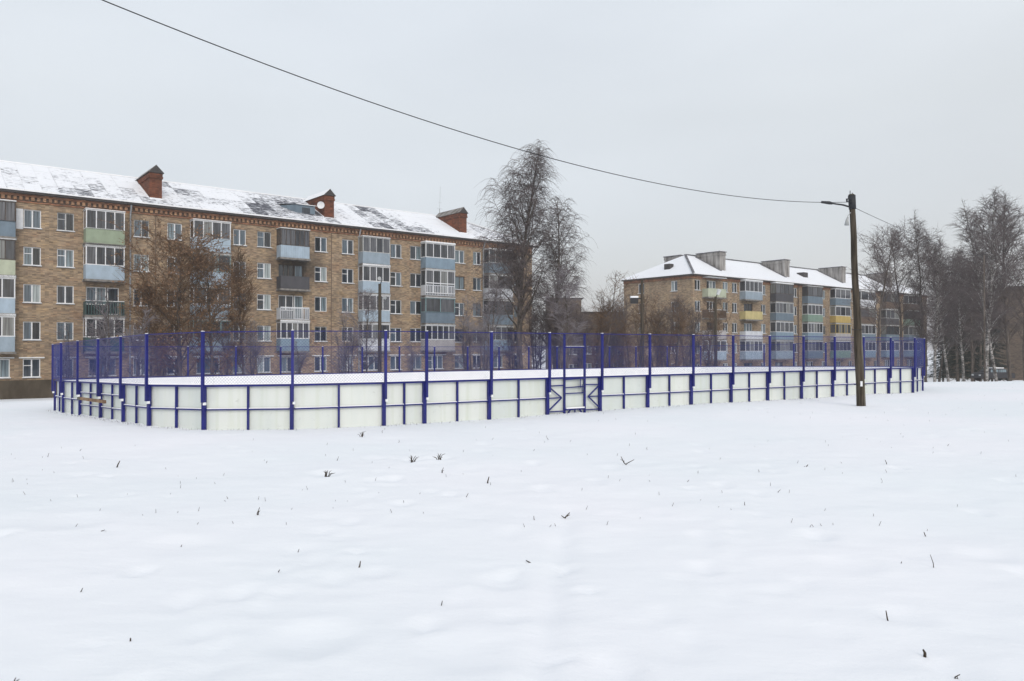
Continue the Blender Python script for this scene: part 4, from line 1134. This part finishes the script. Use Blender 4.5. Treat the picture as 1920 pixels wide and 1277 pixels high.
# bushes in the middle gap and before the second block
T8 = make_tree(8, 51, spread=.34, first=.05, nprim=24, nsec=6, ntw=5, droop=.02, up=1.7, trunk_r=.08, stems=3, twig='twig_brown', bark='bark')
T9 = make_tree(8, 53, spread=.30, first=.05, nprim=28, nsec=7, ntw=6, droop=.05, up=1.8, trunk_r=.08, stems=4, twig='twig', bark='bark')
mid = [(T9, 1008, 64, 560, 'dark undergrowth bush below the right side of the tallest birch'), (T9, 1046, 62, 575, 'dark undergrowth bush at the foot of the lower weeping birch'),
       (T9, 962, 63, 590, 'undergrowth bush before the last balconies of the left block'),
       (T9, 1085, 66, 560, 'tangled dark bush beside the dark brown house in the middle gap'),
       (T8, 1122, 68, 512, 'brownish bare tree topping the middle gap between the blocks'),
       (T9, 1145, 76, 560, 'dark bare shrub left of the lamp post with the box lamp'),
       (T8, 1182, 70, 585, 'reddish-brown shrub before the end wall of the second block, left of the lamp post'),
       (T8, 1228, 72, 548, 'brown bare shrub before the end wall of the second block, right of the lamp post'),
       (T8, 1262, 70, 560, 'wide brown shrub before the middle of the second block\'s end wall'),
       (T9, 1292, 74, 548, 'brown shrub at the corner of the second block'),
       (T8, 1208, 76, 552, 'brown shrub close behind the snow-capped lamp post'), (T9, 1246, 77, 556, 'thin dark shrub against the second block\'s end wall'), (T9, 1158, 84, 548, 'tall dark shrub at the left corner of the second block\'s end wall'),
       (T8, 1322, 76, 560, 'thin shrub left of the green-topped lamp post')]
for i, (tm, px, Z, yt, lab) in enumerate(mid):
    place_tree('bare_bush', tm, px, Z, lab, 'bush', ztop=yt, H=8, rz=i*1.3)
# birches on the right
TB1 = make_tree(20, 61, spread=.22, first=.22, nprim=66, nsec=9, ntw=8, droop=-.08, up=1.6, trunk_r=.20, twig='twig', bark='birch', tl=1.1)
TB2 = make_tree(20, 67, spread=.19, first=.20, nprim=62, nsec=9, ntw=8, droop=-.12, up=1.8, trunk_r=.17, twig='twig', bark='birch', lean=.02)
TB3 = make_tree(16, 71, spread=.30, first=.34, nprim=42, nsec=8, ntw=7, droop=-.04, up=1.3, trunk_r=.16, twig='twig', bark='bark')
def barked(t):
    m2 = t[0].copy(); m2.materials[0] = M['bark']; return (m2, t[1])
TB1d, TB2d = barked(TB1), barked(TB2)
rear = [
        (TB2d, 1760, 104, 455, 20, 'rear slender tree behind the white-stemmed rink-corner birch'), (TB3, 1795, 100, 470, 16, 'rear bare tree above the low spruces'), (TB1d, 1822, 96, 490, 20, 'rear birch just left of the leaning white stem'),
        (TB3, 1838, 98, 490, 16, 'rear bare tree directly behind the leaning white stem')]
for i, (tm, px, Z, yt, H_, lab) in enumerate(rear):
    place_tree('bare_tree', tm, px, Z, lab, 'tree', ztop=yt, H=H_, rz=i*1.7)
right = [('bare_tree', TB3, 1648, 72, 428, 16, 'spreading bare tree just right of the utility pole, before the second block'),
         ('bare_tree', TB3, 1690, 80, 432, 16, 'bare tree with a rounded head before the right end of the second block'),
         ('bare_tree', TB2d, 1737, 84, 398, 20, 'tall dark-stemmed tree over the right corner of the rink'),
         ('birch_tree', TB1, 1752, 76, 446, 20, 'white-stemmed birch nearest the right corner of the rink'),
         ('birch_tree', TB2, 1779, 88, 422, 20, 'birch with a short white stretch of stem, second right of the rink corner'),
         ('birch_tree', TB1, 1808, 92, 470, 20, 'thin pale-stemmed birch midway between rink corner and big birches'),
         ('birch_tree', TB1, 1848, 74, 356, 20, 'big birch with a long leaning white stem near the right edge'),
         ('birch_tree', TB2, 1870, 78, 366, 20, 'big birch with low side limbs, directly right of the leaning one'),
         ('bare_tree', TB1d, 1895, 82, 362, 20, 'tall dark-stemmed tree closest to the right edge of the view'),
         ('bare_tree', TB3, 1921, 76, 450, 16, 'bare tree cut by the right edge of the view')]
for i, (nm, tm, px, Z, yt, H_, lab) in enumerate(right):
    place_tree(nm, tm, px, Z, lab, 'tree', ztop=yt, H=H_, rz=i*2.2+.4)
def spruce(seed, H=14):
    R = random.Random(seed); T = MB(); T.tube([(0,0,-.3), (0,0,H*.98)], [.16,.02], 6); S = Segs(); lv = []
    k = 0
    while k < 300:
        z = H*(.08+.9*(k/300)); r = (H-z)*.23*R.uniform(.7, 1.1)+.15; a = R.uniform(0, 2*PI)
        br = walk((0,0,z), norm((math.cos(a), math.sin(a), -.12)), r, 4, .06, -.02, R); S.chain(br, .03, .01)
        for _ in range(14):
            p, d = at(br, R.uniform(.15,1)); az = a+R.choice((-1,1))*R.uniform(.5,1.2)
            S.chain(walk(p, norm((math.cos(az), math.sin(az), -.35)), R.uniform(.25,.55), 2, .1, -.1, R), .035, .01)
        k += 1
    return T.mesh('trunk', M['bark'], True), S.mesh('crown', M['needle'])
SP = spruce(5)
for i, (px, Z, yt, lab) in enumerate([(1826, 100, 486, 'dark spruce between the white-stemmed birches on the right'), (1797, 108, 520, 'lower dark spruce left of the other one'), (1768, 112, 560, 'small dark spruce farthest left of the spruces'), (1860, 104, 540, 'dark spruce behind the big birches')]):
    place_tree('spruce_tree', SP, px, Z, lab, 'tree', ztop=yt, H=14, rz=i)
# a far wood closing the horizon
S = Segs(); R = random.Random(99)
for k in range(620):
    Z = R.uniform(190, 330); px = R.uniform(-500, 2700); X = (px-CX)/F*Z
    Hh = R.uniform(8, 15)*(1.15 if px > 1740 else .85); zb = gz(X, Z)
    tr = walk((X, Z, zb-.5), (0,0,1), Hh, 5, .04, .03, R); S.chain(tr, .16, .03)
    for j in range(26):
        p, d = at(tr, R.uniform(.2, 1)); a = R.uniform(0, 2*PI)
        br = walk(p, norm((math.cos(a), math.sin(a), 1.1)), R.uniform(1.2, 3.2), 3, .2, 0, R); S.chain(br, .055, .02)
        for _ in range(2):
            p2, d2 = at(br, R.uniform(.3,1)); a = R.uniform(0, 2*PI); S.chain(walk(p2, norm((math.cos(a), math.sin(a), .8)), R.uniform(.6,1.4), 2, .2, 0, R), .035, .012)
fw = bpy.data.objects.new('far_wood', S.mesh('far_wood', M['twig'])); col.objects.link(fw)
tag(fw, 'far grey bare woodland closing the horizon behind the buildings', 'woodland', kind='stuff')

# ------------------------------------------------------------------ poles, cables
pb_ = Vector(((1613-CX)/F*24.2, 24.2, 0)); zg = gz(pb_.x, 24.2)
ptop = Vector(((1598-CX)/F*24.2, 24.2, EYE+hz(364, 24.2)))
pole = empty('utility_pole', (pb_.x, pb_.y, zg)); tag(pole, 'leaning weathered wooden utility pole standing in the snow before the rink', 'pole')
lo = Vector((0,0,0)); hi = ptop-Vector((pb_.x, pb_.y, zg))
b = MB(); pts = [Vector((0,0,-.3))+hi*0]+[hi*(i/10)+Vector((.012*math.sin(i*1.7),0,0)) for i in range(0, 11)]
b.tube(pts, [.125]+[.122-.036*i/10 for i in range(11)], 12); b.build('pole_shaft', M['pole'], pole, True)
b = MB(); ax = lambda f: hi*f
b.tube([Vector((.115,.05,-.3)), Vector((.115,.05,0)), ax(.22)+Vector((.105,.045,0)), ax(.44)+Vector((.085,.04,0)), ax(.46)+Vector((.06,.03,0))], [.075,.075,.07,.06,.02], 10); b.build('stub_post', M['stub'], pole, True)
for f_ in (.10, .36):
    b = MB(); pts = [ax(f_)+Vector((.03+.19*math.cos(t), .02+.155*math.sin(t), 0)) for t in np.linspace(0, 2*PI, 13)]; b.tube(pts, .007, 5); b.build('wire_band', M['iron'], pole)
b = MB(); b.box(-.06, .0, -.15, -.11, .62, .78); o = b.build('number_plate', M['frame'], pole)
def loc(px, py, dy=0.0):
    Z = 24.2+dy; return Vector(((px-CX)/F*Z, Z, EYE+hz(py, Z)))-Vector((pb_.x, pb_.y, zg))
b = MB(); b.tube([loc(1599,389), loc(1582,384), loc(1561,381)], [.028,.026,.024], 8); b.tube([loc(1597,380,-.1), loc(1588,377,-.1), loc(1588,372,-.1)], .016, 6); b.build('lamp_arm', M['iron'], pole, True)
b = MB(); b.tube([loc(1562,381.5), loc(1559,380.5), loc(1556,380), loc(1541,378.5), loc(1540.5,378.5)], [.03,.045,.052,.035,.01], 10); b.build('lamp_head', M['iron'], pole, True)
b = MB(); b.tube([loc(1596,398,-.08), loc(1591,404,-.08), loc(1590,408,-.08)], .012, 6); b.tube([loc(1590.5,407,-.08), loc(1589,413,-.08), loc(1588.5,422,-.08)], [.028,.045,.075], 12); b.build('cone_lamp', M['zinc'], pole, True)
b = MB(); b.tube([loc(1596,372,-.12), loc(1591,371,-.12), loc(1589,374,-.12)], .011, 6); b.tube([loc(1589,373,-.12), loc(1589,379,-.12)], [.03,.022], 8); b.build('insulator', M['iron'], pole, True)
b = MB(); b.tube([loc(1595,366,-.05), loc(1595,357,-.05)], .012, 6); b.tube([loc(1599,366), loc(1599,361)], .014, 6); b.tube([loc(1594,366.5), loc(1604,366.5)], .035, 8); b.tube([loc(1598,366), loc(1599.5,392)], [.115,.108], 12); b.build('pole_head', M['iron'], pole, True)
def cable(name, A_, B_, sag, r, label, n=48, m_='cable'):
    pts = []
    for i in range(n+1):
        u = i/n; p = A_.lerp(B_, u); p.z += sag*4*u*(u-1); pts.append(p)
    b = MB(); b.tube(pts, r, 6); o = b.build(name, M[m_], None, True); tag(o, label, 'cable'); return o
cable('power_cable', Vector((10.6, 24.2, EYE+4.55)), Vector((-10.5, 7.0, EYE+6.2)), 1.35, .0085, 'thick black overhead cable sweeping across the sky to the upper left')
cable('power_cable', Vector((10.72, 24.25, EYE+hz(388,24.25))), Vector(((1846-CX)/F*60, 60, EYE+hz(481,60))), .25, .009, 'thin overhead cable dropping from the wooden pole to the right-hand trees')
# the pole that holds the near end of the thick cable, just out of view
b = MB(); b.tube([Vector((-10.5,7,gz(-10.5,7)-.3)), Vector((-10.5,7,EYE+6.5))], [.13,.09], 10); o = b.build('utility_pole', M['pole'], None, True); tag(o, 'wooden pole outside the left of the view holding the thick cable', 'pole')
Xp = (1846-CX)/F*60; b = MB(); b.tube([Vector((Xp,60,gz(Xp,60)-.3)), Vector((Xp,60,EYE+hz(478,60)))], [.08,.05], 8); o = b.build('utility_pole', M['bark'], None, True); tag(o, 'thin wooden pole hidden among the big birches on the right', 'pole')

def lamp_post(px, Z, ytop, label, kind):
    X = (px-CX)/F*Z; zg = gz(X, Z); H_ = hz(ytop, Z)+EYE-zg
    o = empty('lamp_post', (X, Z, zg)); tag(o, label, 'lamp post')
    b = MB(); b.tube([(0,0,-.3), (0,0,H_)], [.15,.10], 10); b.build('post', M['pole'], o, True)
    if kind == 0:
        b = MB(); b.tube([(0,0,H_-.1), (.12,-.1,H_+.12), (.1,-.35,H_+.25)], .03, 6); b.build('lamp_arm', M['iron'], o)
        b = MB(); b.tube([(.1,-.3,H_+.22), (.1,-.75,H_+.28)], [.07,.12], 10); b.tube([(.25,-.2,H_-.9), (.42,-.3,H_-.95)], [.05,.11], 8); b.build('lamp_head', M['zinc'], o)
    elif kind == 1:
        b = MB(); b.tube([(0,0,H_-1.4), (-.45,-.15,H_-1.35)], .04, 6); b.build('lamp_arm', M['iron'], o)
        b = MB(); b.box(-.85, -.35, -.4, .05, H_-1.75, H_-1.35); b.box(-.87, -.33, -.42, .07, H_-1.35, H_-1.22, 1); b.build('lamp_head', [M['iron'], M['cap']], o)
    else:
        b = MB(); b.tube([(0,0,H_-.05), (.15,-.1,H_+.2)], .03, 6); b.build('lamp_arm', M['iron'], o)
        b = MB(); b.tube([(.15,-.1,H_+.15), (.25,-.2,H_+.55)], [.12,.17], 10); b.build('lamp_head', M['lampglass'], o)
lamp_post(712, 50, 532, 'dark lamp post before the left block, behind the middle of the rink', 0)
lamp_post(1204, 56, 524, 'dark lamp post with a box lamp capped in snow before the second block\'s end wall', 1)
lamp_post(1342, 62, 556, 'dark lamp post with a pale tilted lamp before the second block\'s first balconies', 2)

# ------------------------------------------------------------------ parked car beyond the crest
Zc = 88; Xc = (1862-CX)/F*Zc; co_ = empty('parked_car', (Xc, Zc, gz(Xc, Zc)+.9), .15); tag(co_, 'dark car with snow on its roof parked under the big birches at the right', 'car')
b = MB(); prof_ = [(-2.1,.35),(-2.15,.75),(-1.9,.95),(-1.2,1.02),(-.6,1.42),(.7,1.45),(1.3,1.05),(2.0,.9),(2.1,.6),(2.05,.35)]
for y0, y1 in ((-.8,.8),):
    for (x0,z0),(x1,z1) in zip(prof_, prof_[1:]+prof_[:1]): b.quad((x0,y0,z0),(x1,y0,z1),(x1,y1,z1),(x0,y1,z0))
    n = len(b.v); b.v += [(x,y0,z) for x,z in prof_]; b.f.append(tuple(range(n, n+10))[::-1]); b.m.append(0)
    n = len(b.v); b.v += [(x,y1,z) for x,z in prof_]; b.f.append(tuple(range(n, n+10))); b.m.append(0)
b.build('body', M['car'], co_)
b = MB(); b.box(-1.0,-.05,-.815,-.802,1.03,1.34); b.box(.05,.95,-.815,-.802,1.03,1.34); b.build('side_window', M['glass'], co_)
b = MB(); b.box(-.62,.72,-.74,.74,1.452,1.56); b.build('roof_snow', M['cap'], co_)
for x in (-1.35, 1.35):
    for y in (-.78, .62):
        b = MB(); b.tube([(x,y,.32), (x,y+.18,.32)], .33, 14); b.build('wheel', M['tyre'], co_)
for x in (-2.13,):
    b = MB(); b.box(-2.17,-2.12,-.7,-.4,.62,.78); b.build('headlight', M['lampglass'], co_); b = MB(); b.box(-2.17,-2.12,.4,.7,.62,.78); b.build('headlight', M['lampglass'], co_)

# ------------------------------------------------------------------ dead stalks poking out of the snow
def stalk(px, py, hpx, dxpx, r, label, group=None, fork=False, name='dead_stalk'):
    X, Z = ground_px(px, py); k = Z/F; z = gz(X, Z)
    o_ = Vector((X, Z, z-.03)); R = random.Random(px*7+py)
    tip = Vector((dxpx*k, R.uniform(-.03,.03), hpx*k+.03))
    mid_ = tip*.5+Vector((R.gauss(0,.012), 0, R.gauss(0,.008)))
    b = MB(); b.tube([(0,0,0), mid_, tip], [r, r*.8, r*.5], 5)
    if fork: b.tube([tip*.3, tip*.3+Vector((-dxpx*k*.9+.02, 0, hpx*k*.5))], [r*.8, r*.4], 5); b.tube([tip*.55, tip*.55+Vector((dxpx*k*.5, .02, hpx*k*.2))], [r*.6, r*.3], 5)
    o = b.build(name, M['stalk'], None, True, o_); tag(o, label, 'dead stalk', group)
big = [(219,876,12,7,.012,'short dark stalk leaning right, on the snow at far left below the rink',0),(484,962,14,3,.007,'small upright forked stalk in the left half of the snow',1),
       (183,995,2,16,.005,'thin bent stalk lying in the left snow beside a shallow dent',1),(671,1053,11,5,.008,'short leaning stalk in the lower middle-left snow',0),
       (252,1189,6,-4,.008,'tiny dark stump low in the left foreground snow',0),(35,1262,9,4,.004,'thin stalk in the lower left corner',1),(914,902,12,3,.012,'dark stalk below the rink gate, left of it',0),
       (1056,964,11,12,.009,'forked stalk shaped like a tick in the centre of the snow',1),(1178,870,16,-14,.010,'crooked long stalk below the right part of the rink gate',1),
       (995,1044,4,-9,.008,'short dark stalk lying in the centre foreground',0),(1730,993,8,0,.007,'short upright stalk in the right snow',0),(1749,1054,24,-6,.004,'long very thin stalk in the right foreground',0),
       (1665,1152,19,-7,.0065,'long thin leaning stalk in the lower right',0),(1731,1217,14,-3,.011,'thick black stalk in the lower right foreground',0),(1787,1252,10,6,.005,'small curved stalk nearest the lower right corner',1),
       (829,884,10,3,.006,'thin stalk under the snow clumps below the rink',1),(1662,872,8,-2,.007,'small dark stalk in the snow right of the utility pole',0),(1508,878,4,6,.009,'small bent stalk left of the utility pole\'s foot',1)]
for px, py, h_, dx, r, lab, fk in big: stalk(px, py, h_, dx, r, lab, fork=bool(fk))
small = [(89,854),(148,843),(630,862),(500,866),(430,932),(525,1058),(557,1020),(1217,841),(1286,902),(1309,886),(1397,944),(1420,886),(1461,920),(1775,837),(1000,845),(1030,822),(718,812),(745,828),(340,1016),(150,1102),(827,1123),(1685,1045),(1005,968),(873,928)]
for i, (px, py) in enumerate(small):
    R = random.Random(i); stalk(px, py, R.uniform(3,8), R.uniform(-6,6), .005, 'wisp of dead grass stem barely showing above the snow', 'tiny dead stems scattered over the snow field')
# weed clumps bowed under snow
for px, py, lab in ((678,820,'tuft of dead weed against the snow just below the rink boards'),(774,862,'left tuft of the pair of dead weeds below the rink'),(823,860,'right tuft of the pair of dead weeds below the rink'),(614,892,'lone tuft of dead weed left of the pair, half buried in snow'),(536,800,'dry weed tuft growing against the rink boards by a post'),(700,796,'dry weed tuft at the foot of the post left of the rink middle')):
    X, Z = ground_px(px, py); R = random.Random(px); b = MB()
    for k in range(9):
        a = R.uniform(0, 2*PI); h_ = R.uniform(.04, .13); w_ = R.uniform(.02, .12)
        b.tube([(R.gauss(0,.02), R.gauss(0,.02), -.04), (math.cos(a)*w_*.5, math.sin(a)*w_*.5, h_*.8), (math.cos(a)*w_, math.sin(a)*w_, h_)], [.006,.005,.002], 4)
    o = b.build('weed_tuft', M['stalk'], None, False, (X, Z, gz(X, Z))); tag(o, lab, 'weed')
S = Segs(); R = random.Random(5)
for k in range(420):
    Z = 8+R.random()**1.3*34; X = R.uniform(-.72, .72)*Z
    t, s = st(X, Z)
    if s > -.4 and X < 19: continue
    z = gz(X, Z); h_ = R.uniform(.01, .05)
    S.chain([(X, Z, z-.02), (X+R.gauss(0,.02), Z, z+h_)], .0035, .002)
for k in range(500):          # a thin line of weeds along the boards
    i = R.choice(list(range(0, 13))+list(range(npst-8, npst))); p0, p1 = Vector(posts[i]), Vector(posts[(i+1) % npst]); p = p0.lerp(p1, R.random())
    d = (p1-p0).normalized(); ow = Vector((d.y,-d.x)); ow = ow if ow.dot(p-cen) > 0 else -ow
    p = p+ow*R.uniform(.12,.35); z = gz(p.x, p.y); S.chain([(p.x, p.y, z-.02), (p.x+R.gauss(0,.03), p.y, z+R.uniform(.01,.06))], .003, .0015)
o = bpy.data.objects.new('grass_specks', S.mesh('grass_specks', M['stalk'])); col.objects.link(o)
tag(o, 'fine specks of dead grass tips sprinkled over the snow', 'grass', kind='stuff')
# ------------------------------------------------------------------ thin winter haze
b = MB(); b.box(-320, 420, -30, 420, -8, 26)
hm = bpy.data.materials.new('haze'); hm.use_nodes = True
hn = hm.node_tree.nodes; hn.remove(hn['Principled BSDF'])
pv = hn.new('ShaderNodeVolumePrincipled'); pv.inputs['Color'].default_value = (.9, .93, .97, 1); pv.inputs['Density'].default_value = 0.0008; pv.inputs['Anisotropy'].default_value = 0.2
hm.node_tree.links.new(pv.outputs[0], hn['Material Output'].inputs['Volume'])
o = b.build('haze', hm); tag(o, 'thin pale winter haze filling the air', kind='stuff')
print('tris', sum(len(o.data.loops)-2*len(o.data.polygons) for o in bpy.data.objects if o.type == 'MESH'), 'objects', len(bpy.data.objects))
